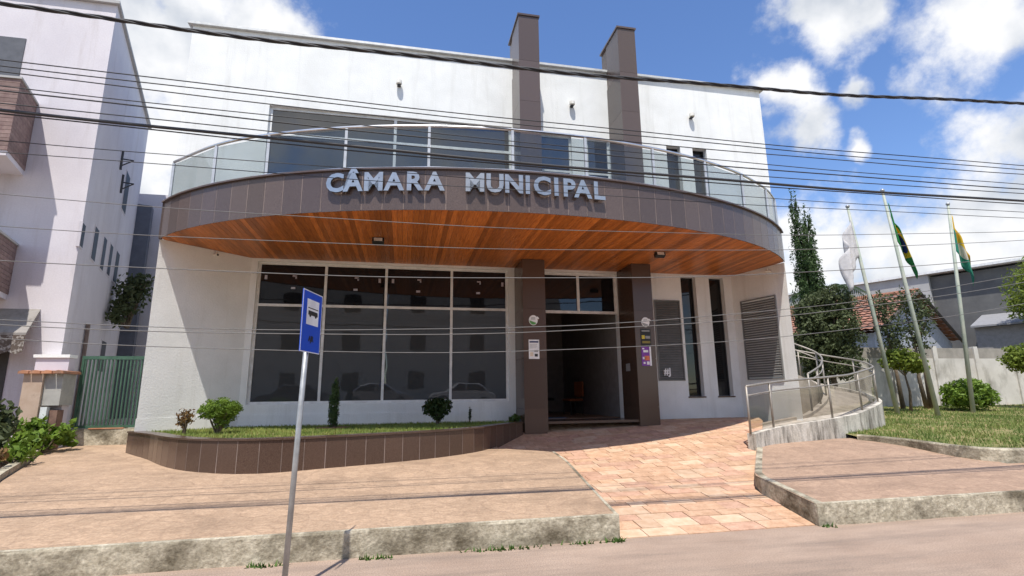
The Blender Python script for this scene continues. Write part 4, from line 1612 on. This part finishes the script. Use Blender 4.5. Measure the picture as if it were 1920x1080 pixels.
# ------------------------------------------------------------------ right side: flagpoles, wall, trees, houses
def cloth(v_rows, m, nm, parent, thick=.004):
    """flag: rows of points from hoist to fly"""
    n, k = len(v_rows), len(v_rows[0])
    v = [p for r_ in v_rows for p in r_]
    f = [(i * k + j, i * k + j + 1, (i + 1) * k + j + 1, (i + 1) * k + j) for i in range(n - 1) for j in range(k - 1)]
    o = raw(nm, v, f, m, parent, True)
    md = o.modifiers.new('thickness', 'SOLIDIFY')
    md.thickness = thick
    return o


def flag_mat(name, spec):
    """spec(u, v) colours through object-space: base colour, diamond, disc given in flag UV stored as generated coordinates"""
    m = bpy.data.materials.new(name)
    m.use_nodes = True
    N, L = m.node_tree.nodes, m.node_tree.links
    b = N['Principled BSDF']
    b.inputs['Roughness'].default_value = .9
    uv = N.new('ShaderNodeUVMap')
    sp_ = N.new('ShaderNodeSeparateXYZ')
    L.new(uv.outputs[0], sp_.inputs[0])

    def mth(op, a, b_=None):
        n = N.new('ShaderNodeMath')
        n.operation = op
        for i, q in enumerate((a, b_)):
            if q is None:
                continue
            if isinstance(q, (int, float)):
                n.inputs[i].default_value = q
            else:
                L.new(q, n.inputs[i])
        return n.outputs[0]
    du = mth('ABSOLUTE', mth('SUBTRACT', sp_.outputs[0], .5))
    dv = mth('ABSOLUTE', mth('SUBTRACT', sp_.outputs[1], .5))
    col = None
    if spec == 'diamond':
        dia = mth('LESS_THAN', mth('ADD', du, mth('MULTIPLY', dv, 1.0)), .42)
        disc = mth('LESS_THAN', mth('ADD', mth('MULTIPLY', mth('MULTIPLY', du, 1.4), mth('MULTIPLY', du, 1.4)), mth('MULTIPLY', dv, dv)), .055)
        base, c1, c2 = (.02, .22, .055, 1), (.72, .55, .03, 1), (.02, .045, .22, 1)
    else:
        dia = mth('GREATER_THAN', sp_.outputs[1], .62)
        disc = mth('LESS_THAN', mth('ADD', mth('MULTIPLY', du, du), mth('MULTIPLY', dv, dv)), .03)
        base, c1, c2 = (.03, .24, .16, 1), (.68, .46, .03, 1), (.65, .60, .5, 1)
    m1 = N.new('ShaderNodeMix')
    m1.data_type = 'RGBA'
    L.new(dia, m1.inputs['Factor'])
    m1.inputs[6].default_value = base
    m1.inputs[7].default_value = c1
    m2 = N.new('ShaderNodeMix')
    m2.data_type = 'RGBA'
    L.new(disc, m2.inputs['Factor'])
    L.new(m1.outputs[2], m2.inputs[6])
    m2.inputs[7].default_value = c2
    L.new(m2.outputs[2], b.inputs['Base Color'])
    tr = N.new('ShaderNodeBsdfTranslucent')
    L.new(m2.outputs[2], tr.inputs['Color'])
    ms = N.new('ShaderNodeMixShader')
    ms.inputs[0].default_value = .3
    L.new(b.outputs[0], ms.inputs[1])
    L.new(tr.outputs[0], ms.inputs[2])
    L.new(ms.outputs[0], N['Material Output'].inputs['Surface'])
    return m


def drooping_flag(root, top, axis, side, hoist, m, nm, seed, length=1.7):
    """limp flag: hoist along the pole, cloth falling in folds"""
    g = random.Random(seed)
    nu, nv = 18, 12
    rows, uvs = [], []
    for j in range(nv):
        vv = j / (nv - 1)
        r_ = []
        for i in range(nu):
            u = i / (nu - 1)
            base = Vector(top) - axis * (hoist * (1 - vv))
            # the fly edge sinks under its own weight
            reach = .40 * length * (1 - .25 * vv) * (u ** .85)
            drop = length * u * (.58 + .14 * vv)
            fold = .14 * math.sin(u * 11 + vv * 2.5 + seed) * u ** .5
            p = base + Vector((side * reach * .75 + side * .05, fold, -drop)) + Vector((fold * .6 * side, -.05 * math.cos(u * 8), 0))
            r_.append(tuple(p))
        rows.append(r_)
    o = cloth(rows, m, nm, root)
    uvl = o.data.uv_layers.new(name='UVMap')
    for poly in o.data.polygons:
        for li in poly.loop_indices:
            vi = o.data.loops[li].vertex_index
            uvl.data[li].uv = ((vi % nu) / (nu - 1), (vi // nu) / (nv - 1))
    return o


brazil = flag_mat('green_flag_with_yellow_diamond', 'diamond')
munic = flag_mat('green_and_yellow_flag', 'band')
for base, top, m, side, lb, sd_ in (((14.16, 2.0, .85), (13.33, 2.0, 8.5), flag_white, -1, 'leftmost flagpole, faded green, with a limp white flag', 1),
                                  ((14.91, 1.2, .85), (14.12, 1.2, 8.87), brazil, 1, 'tallest flagpole, in the middle, with a limp green flag with yellow diamond', 2),
                                  ((17.41, 2.0, .88), (18.05, 2.0, 8.9), munic, 1, 'rightmost flagpole with a limp green and yellow flag', 3)):
    t = thing('flagpole', lb, 'flagpole', base, group='flagpoles on the lawn')
    b_, e_ = Vector((0, 0, -.1)), Vector(top) - Vector(base)
    mb = MB()
    mb.tube([b_, b_.lerp(e_, .5), e_], [.075, .065, .045], 12)
    mb.build('pole', pole_paint, t, smooth=True)
    mb = MB()
    mb.tube([e_, e_ + Vector((0, 0, .03)), e_ + Vector((0, 0, .09)), e_ + Vector((0, 0, .12))], [.03, .07, .07, .02], 10)
    mb.build('finial', galv, t, smooth=True)
    ax = (e_ - b_).normalized()
    drooping_flag(t, e_ - ax * .4, ax, side, 1.5, m, 'flag', sd_, 2.3)

fw = thing('precast_wall', 'beige precast concrete boundary wall with posts behind the lawn', 'wall', (0, 4.9, 0))
x = 8.6
while x < 40:
    mb = MB()
    mb.box((x - .11, -.09, .5), (x + .11, .11, 3.62))
    mb.build('post', beige_wall, fw)
    for j in range(1):
        mb = MB()
        mb.box((x + .111, -.03, .5), (x + 2.089, .05, 3.1))
        mb.build('panel', beige_wall, fw)
        mb = MB()
        mb.box((x + .111, -.02, 3.101), (x + 2.089, .06, 3.55))
        mb.build('top_panel', mat('dark_weathered_panel', (.24, .22, .19), .95, col2=(.34, .31, .27), scale=2) if 'dark_weathered_panel' not in MATS else MATS['dark_weathered_panel'], fw)
    x += 2.2


def tree(name, label, loc, trunk, blobs, n, size, m, seed, cat='tree', shell=.4, aspect=.55, group=None, trunk_r=.09, droop=0.0):
    t = thing(name, label, cat, loc, group=group)
    mb = MB()
    g = random.Random(seed)
    for path in trunk:
        k = len(path)
        mb.tube(path, [trunk_r * (1 - .55 * i / max(1, k - 1)) for i in range(k)], 8)
        for (c, r_) in blobs[:8]:
            e = Vector(c) + Vector((g.uniform(-.5, .5) * r_[0], g.uniform(-.5, .5) * r_[1], g.uniform(-.2, .5) * r_[2]))
            s0 = Vector(path[-1])
            mb.tube([s0, s0.lerp(e, .5) + Vector((0, 0, .05)), e], [trunk_r * .42, trunk_r * .3, trunk_r * .12], 5)
    mb.build('trunk', bark, t, smooth=True)
    leaves('crown', blobs, n, size, m, t, seed, shell, aspect, droop=droop)
    return t


tree('column_cypress', 'tall narrow cypress with two spires beside the right building corner', (12.95, 3.9, 1.0), [[(0, 0, -.1), (0, 0, 2), (0, 0, 6)]],
     [((0, 0, 2.6), (.62, .6, 1.9)), ((-.05, 0, 4.6), (.55, .55, 1.9)), ((-.18, 0, 6.3), (.38, .38, 1.7)), ((-.3, 0, 7.8), (.2, .2, 1.1)), ((.25, 0, 6.9), (.24, .24, 1.3)), ((.2, .1, 5.6), (.4, .4, 1.3))], 20000, .06, leaf_cyp, 51, cat='cypress', aspect=.35, shell=.45)
tree('dense_tree', 'dense round dark green tree at the right corner of the hall', (12.6, 3.0, 1.0), [[(0, 0, -.1), (.05, 0, 1.0), (0, 0, 2.0)]],
     [((0, 0, 3.2), (1.0, .95, 1.15)), ((-.55, 0, 2.4), (.75, .7, .8)), ((.65, .1, 2.6), (.75, .7, 1.0)), ((.3, -.2, 4.0), (.65, .6, .6)), ((.1, 0, 1.8), (1.0, .8, .6)), ((-.4, .1, 3.5), (.6, .6, .7))], 22000, .055, leaf_olive, 52, trunk_r=.14, shell=.55)
tree('slim_tree', 'slim dark tree with bare trunk left of the middle flagpole foot', (16.5, 3.9, 1.05), [[(0, 0, -.1), (-.05, 0, 1.2), (-.15, 0, 2.3)]],
     [((-.1, 0, 3.2), (.55, .5, .95)), ((-.25, 0, 4.1), (.45, .4, .6)), ((.1, 0, 2.5), (.4, .4, .5))], 1700, .06, leaf_olive, 53, shell=.1)
tree('slim_tree', 'greyish twin-stemmed tree behind the middle flagpole', (17.5, 3.7, 1.05), [[(-.1, 0, -.1), (-.25, 0, 1.2), (-.15, 0, 2.4)], [(.1, 0, -.1), (.1, 0, 1.3), (.0, 0, 2.5)]],
     [((0, 0, 3.3), (.7, .6, .9)), ((-.2, 0, 4.3), (.6, .5, .6)), ((.4, 0, 3.9), (.5, .5, .7)), ((.1, 0, 2.6), (.5, .4, .5))], 1900, .06, leaf_olive, 54, shell=.1)
tree('topiary_tree', 'small yellow-green topiary tree on a thin trunk beside the leftmost flagpole', (15.6, 2.8, 1.0), [[(0, 0, -.1), (.1, 0, .7), (.0, 0, 1.3)]],
     [((-.1, 0, 1.85), (.75, .6, .3)), ((.45, 0, 1.6), (.45, .4, .18)), ((-.2, 0, 2.1), (.45, .4, .2))], 3600, .06, leaf_yellow, 55, trunk_r=.06)
tree('topiary_tree', 'yellow-green topiary tree cut by the right picture edge', (21.8, 3.0, 1.02), [[(0, 0, -.1), (.1, 0, .8), (.2, 0, 1.4)]],
     [((.1, 0, 2.0), (.9, .7, .5)), ((-.3, 0, 1.8), (.6, .5, .35))], 3800, .065, leaf_yellow, 56, trunk_r=.06)
tree('round_bush', 'rounded green bush on the lawn between the middle and right flagpoles', (18.1, 2.6, .98), [[(0, 0, -.1), (0, 0, .25)]],
     [((0, 0, .58), (.85, .7, .5)), ((-.5, 0, .48), (.5, .5, .4)), ((.55, 0, .48), (.5, .5, .4)), ((.1, 0, .9), (.5, .45, .28))], 6000, .06, leaf_lime, 57, cat='bush', trunk_r=.05)
tree('far_tree', 'pale feathery tree rising behind the wall at the right edge', (32.2, 9.0, 1.6), [[(0, 0, -.1), (0, 0, 2.5), (.2, 0, 4)]],
     [((0, 0, 5.6), (1.4, 1.2, 1.6)), ((.9, 0, 6.8), (1.2, 1, 1.0)), ((-.6, 0, 4.8), (.9, .9, .8))], 3600, .12, leaf_yellow, 58, shell=.2, aspect=.35)
# palm behind the dense tree: arching fronds
pm = thing('palm', 'palm with arching fronds just behind the cypress', 'palm', (16.0, 6.4, 1.0))
mb = MB()
mb.tube([(0, 0, -.1), (.1, 0, 2.5), (0, 0, 5.2)], [.16, .13, .11], 8)
mb.build('trunk', bark, pm, smooth=True)
for k in range(9):
    a = k * 2 * math.pi / 9 + .3
    mb = MB()
    mid_ = []
    for i in range(13):
        s_ = i / 12
        mid_.append(Vector((math.cos(a) * 2.0 * s_, math.sin(a) * 2.0 * s_, 5.2 + 1.5 * s_ - 2.3 * s_ * s_)))
    mb.tube(mid_, [.025 * (1 - .8 * i / 12) + .004 for i in range(13)], 5)
    sdv = Vector((-math.sin(a), math.cos(a), 0))
    for i in range(2, 13):
        for sg in (-1, 1):
            for h_ in (0, .5):
                p = mid_[i] if h_ == 0 or i == 12 else mid_[i].lerp(mid_[i + 1], .5)
                q = p + sdv * sg * .42 + Vector((0, 0, -.22)) + (mid_[i] - mid_[i - 1]) * 1.2
                w = (mid_[i] - mid_[i - 1]) * .16
                j = len(mb.v)
                mb.v += [tuple(p - w), tuple(p + w), tuple(q)]
                mb.f.append((j, j + 1, j + 2))
    mb.build('frond', leaf_dark, pm)

# tiled house behind the wall
u_, w_ = Vector((-.4, .917)), Vector((.917, .4))
E0 = Vector((20.3, 8.0))
hs_ = thing('tiled_house', 'low house with old red-brown clay tile roof behind the boundary wall', 'house', (E0.x, E0.y, 0))
hw, hl, ze, zrg = 6.2, 12.0, 4.75, 7.35


def hp(a, b):
    p = w_ * a + u_ * b
    return (p.x, p.y)


mb = MB()
mb.prism([hp(.4, .4), hp(2 * hw - .4, .4), hp(2 * hw - .4, hl), hp(.4, hl)], 0, ze - .1)
k = len(mb.v)
g0, g1, g2 = hp(.4, .4), hp(hw, .4), hp(2 * hw - .4, .4)
mb.v += [(*g0, ze - .1), (*g2, ze - .1), (*g1, zrg - .25)]
mb.f.append((k, k + 1, k + 2))
mb.build('wall', mat('blue_grey_house_paint', (.36, .38, .42), .9), hs_)
rt = bpy.data.meshes.new('roof_tile')
tw, tl_ = .42, .0
rows_n = 14
# one tile strip up the slope per course, shared mesh; barrel profile across
course_w = math.hypot(hw, zrg - ze) / rows_n
for side_ in (0, 1):
    for r_ in range(rows_n):
        s0, s1 = r_ / rows_n, (r_ + 1.25) / rows_n
        s1 = min(s1, 1.0)
        mb = MB()
        nseg = 60
        for q in range(nseg + 1):
            bb = q / nseg * hl
            bump_ = .045 * abs(math.sin(q * math.pi / 2)) if q % 2 else 0
            for s_, lift in ((s0, .07), (s1, .0)):
                aa = hw * s_ if side_ == 0 else 2 * hw - hw * s_
                p = hp(aa, bb)
                mb.v.append((p[0], p[1], ze + (zrg - ze) * s_ + lift + bump_))
        for q in range(nseg):
            mb.f.append((2 * q, 2 * q + 1, 2 * q + 3, 2 * q + 2))
        mb.build('tile_course', roof_clay, hs_)
mb = MB()
mb.tube([(*hp(hw, -.05), zrg + .05), (*hp(hw, hl), zrg + .05)], .13, 8)
mb.build('ridge_tile', roof_clay, hs_)
mb = MB()
a, b, c = hp(0, -.06), hp(hw, -.06), hp(2 * hw, -.06)
mb.tube([(*a, ze - .02), (*b, zrg - .03), (*c, ze - .02)], .09, 6)
mb.build('verge_board', mat('dark_verge', (.07, .06, .055), .9), hs_)

# warehouse behind
wh = thing('warehouse', 'large grey warehouse with white roof edge behind the tiled house', 'warehouse', (36.5, 9.0, 0))
d_ = Vector((-.45, .893))
nn_ = Vector((.893, .45))


def wp(a, b):
    p = d_ * a + nn_ * b
    return (p.x, p.y)


mb = MB()
mb.prism([wp(7.4, 0), wp(7.4, 14), wp(24, 14), wp(24, 0)], 0, 9.75)
mb.build('wall', grey_wall, wh)
mb = MB()
mb.prism([wp(-14, .4), wp(-14, 14), wp(7.39, 14), wp(7.39, .4)], 0, 9.6)
mb.build('wall', dark_wall, wh)
mb = MB()
mb.prism([wp(-14, -.2), wp(-14, 14), wp(24, 14), wp(24, -.2)], 9.76, 9.92)
mb.build('roof_edge', mat('white_roof_edge', (.75, .75, .74), .6), wh)
an = MB()
k = 0
an.v += [(*wp(-14, -3.4), 5.6), (*wp(5, -3.4), 5.6), (*wp(5, .39), 6.6), (*wp(-14, .39), 6.6), (*wp(-14, -3.4), 5.5), (*wp(5, -3.4), 5.5), (*wp(5, .39), 6.5), (*wp(-14, .39), 6.5)]
an.f += [(0, 3, 2, 1), (4, 5, 6, 7), (0, 1, 5, 4), (1, 2, 6, 5)]
an.build('annex_roof', mat('light_annex_sheet', (.25, .25, .26), .7), wh)
mb = MB()
mb.prism([wp(-13.9, -3.0), wp(-13.9, .3), wp(4.9, .3), wp(4.9, -3.0)], 0, 5.5)
mb.build('annex_wall', mat('annex_paint', (.25, .24, .24), .9), wh)

# ------------------------------------------------------------------ the other side of the street, seen mirrored in the window panes
ter = raw('opposite_pavement', [(-60, -60, 1.1), (60, -60, 1.1), (60, -17.6, 1.1), (-60, -17.6, 1.1), (60, -17.5, 0), (-60, -17.5, 0)], [(0, 1, 2, 3), (3, 2, 4, 5)], concrete_grey)
tag(ter, kind='structure')


def house_opposite(x0, x1, h, label):
    t = thing('opposite_house', label, 'house', ((x0 + x1) / 2, -28, 1.1))
    w = (x1 - x0) / 2
    mb = MB()
    mb.box((-w, -8, 0), (w, 0, h))
    mb.build('wall', opp_wall, t)
    mb = MB()
    mb.box((-w - .3, -8.3, h + .001), (w + .3, .5, h + .25))
    mb.build('roof', roof_clay, t)
    for i in range(3):
        for z in (1.2, 4.2, 7.2):
            if z + 1.4 > h:
                continue
            mb = MB()
            xx = -w + (i + .5) * 2 * w / 3
            mb.box((xx - .6, .001, z), (xx + .6, .05, z + 1.3))
            mb.build('window', win_side, t)


house_opposite(-18, -4.6, 10.4, 'pale house mirrored in the left window panes')
house_opposite(-4.2, 10, 11.2, 'pale house mirrored in the right window panes')


def car(label, x, m, rz=0.0, L_=4.1, H=1.45):
    t = thing('parked_car', label, 'car', (x, -20.2, 1.1), rz, group='parked cars mirrored in the window')
    prof = [(-L_ / 2, .28), (-L_ / 2, .75), (-L_ / 2 + .15, .92), (-L_ / 2 + .45, .98), (-L_ / 2 + 1.0, H), (.35, H + .02), (1.05, .98), (L_ / 2 - .25, .80), (L_ / 2, .60), (L_ / 2, .28)]
    mb = MB()
    mb.prism_xz(prof, -.82, .82)
    bevel(mb.build('body', m, t), .09, 3)
    for sy in (-.825, .822):
        mb = MB()
        mb.prism_xz([(-L_ / 2 + .62, 1.0), (-L_ / 2 + 1.07, H - .07), (-.2, H - .05), (-.2, 1.0)], sy, sy + .004)
        mb.prism_xz([(-.1, 1.0), (-.1, H - .05), (.3, H - .06), (.85, 1.0)], sy, sy + .004)
        mb.build('side_window', win_side, t)
    for sx in (-1.28, 1.3):
        for sy in (-.84, .66):
            mb = MB()
            mb.tube([(sx, sy, .31), (sx, sy + .18, .31)], .31, 18)
            wo2 = mb.build('wheel', tyre_m, t)
            mb = MB()
            mb.tube([(sx, sy - .004, .31), (sx, sy + .184, .31)], .18, 14)
            mb.build('rim', car_silver, wo2)
    return t


car('silver car parked across the street, mirrored in the middle window panes', -4.3, car_silver)
car('dark car parked across the street, mirrored left of the silver one', -9.4, car_dark, R(180))
car('white car parked across the street, mirrored near the entrance', .9, car_white, R(180))
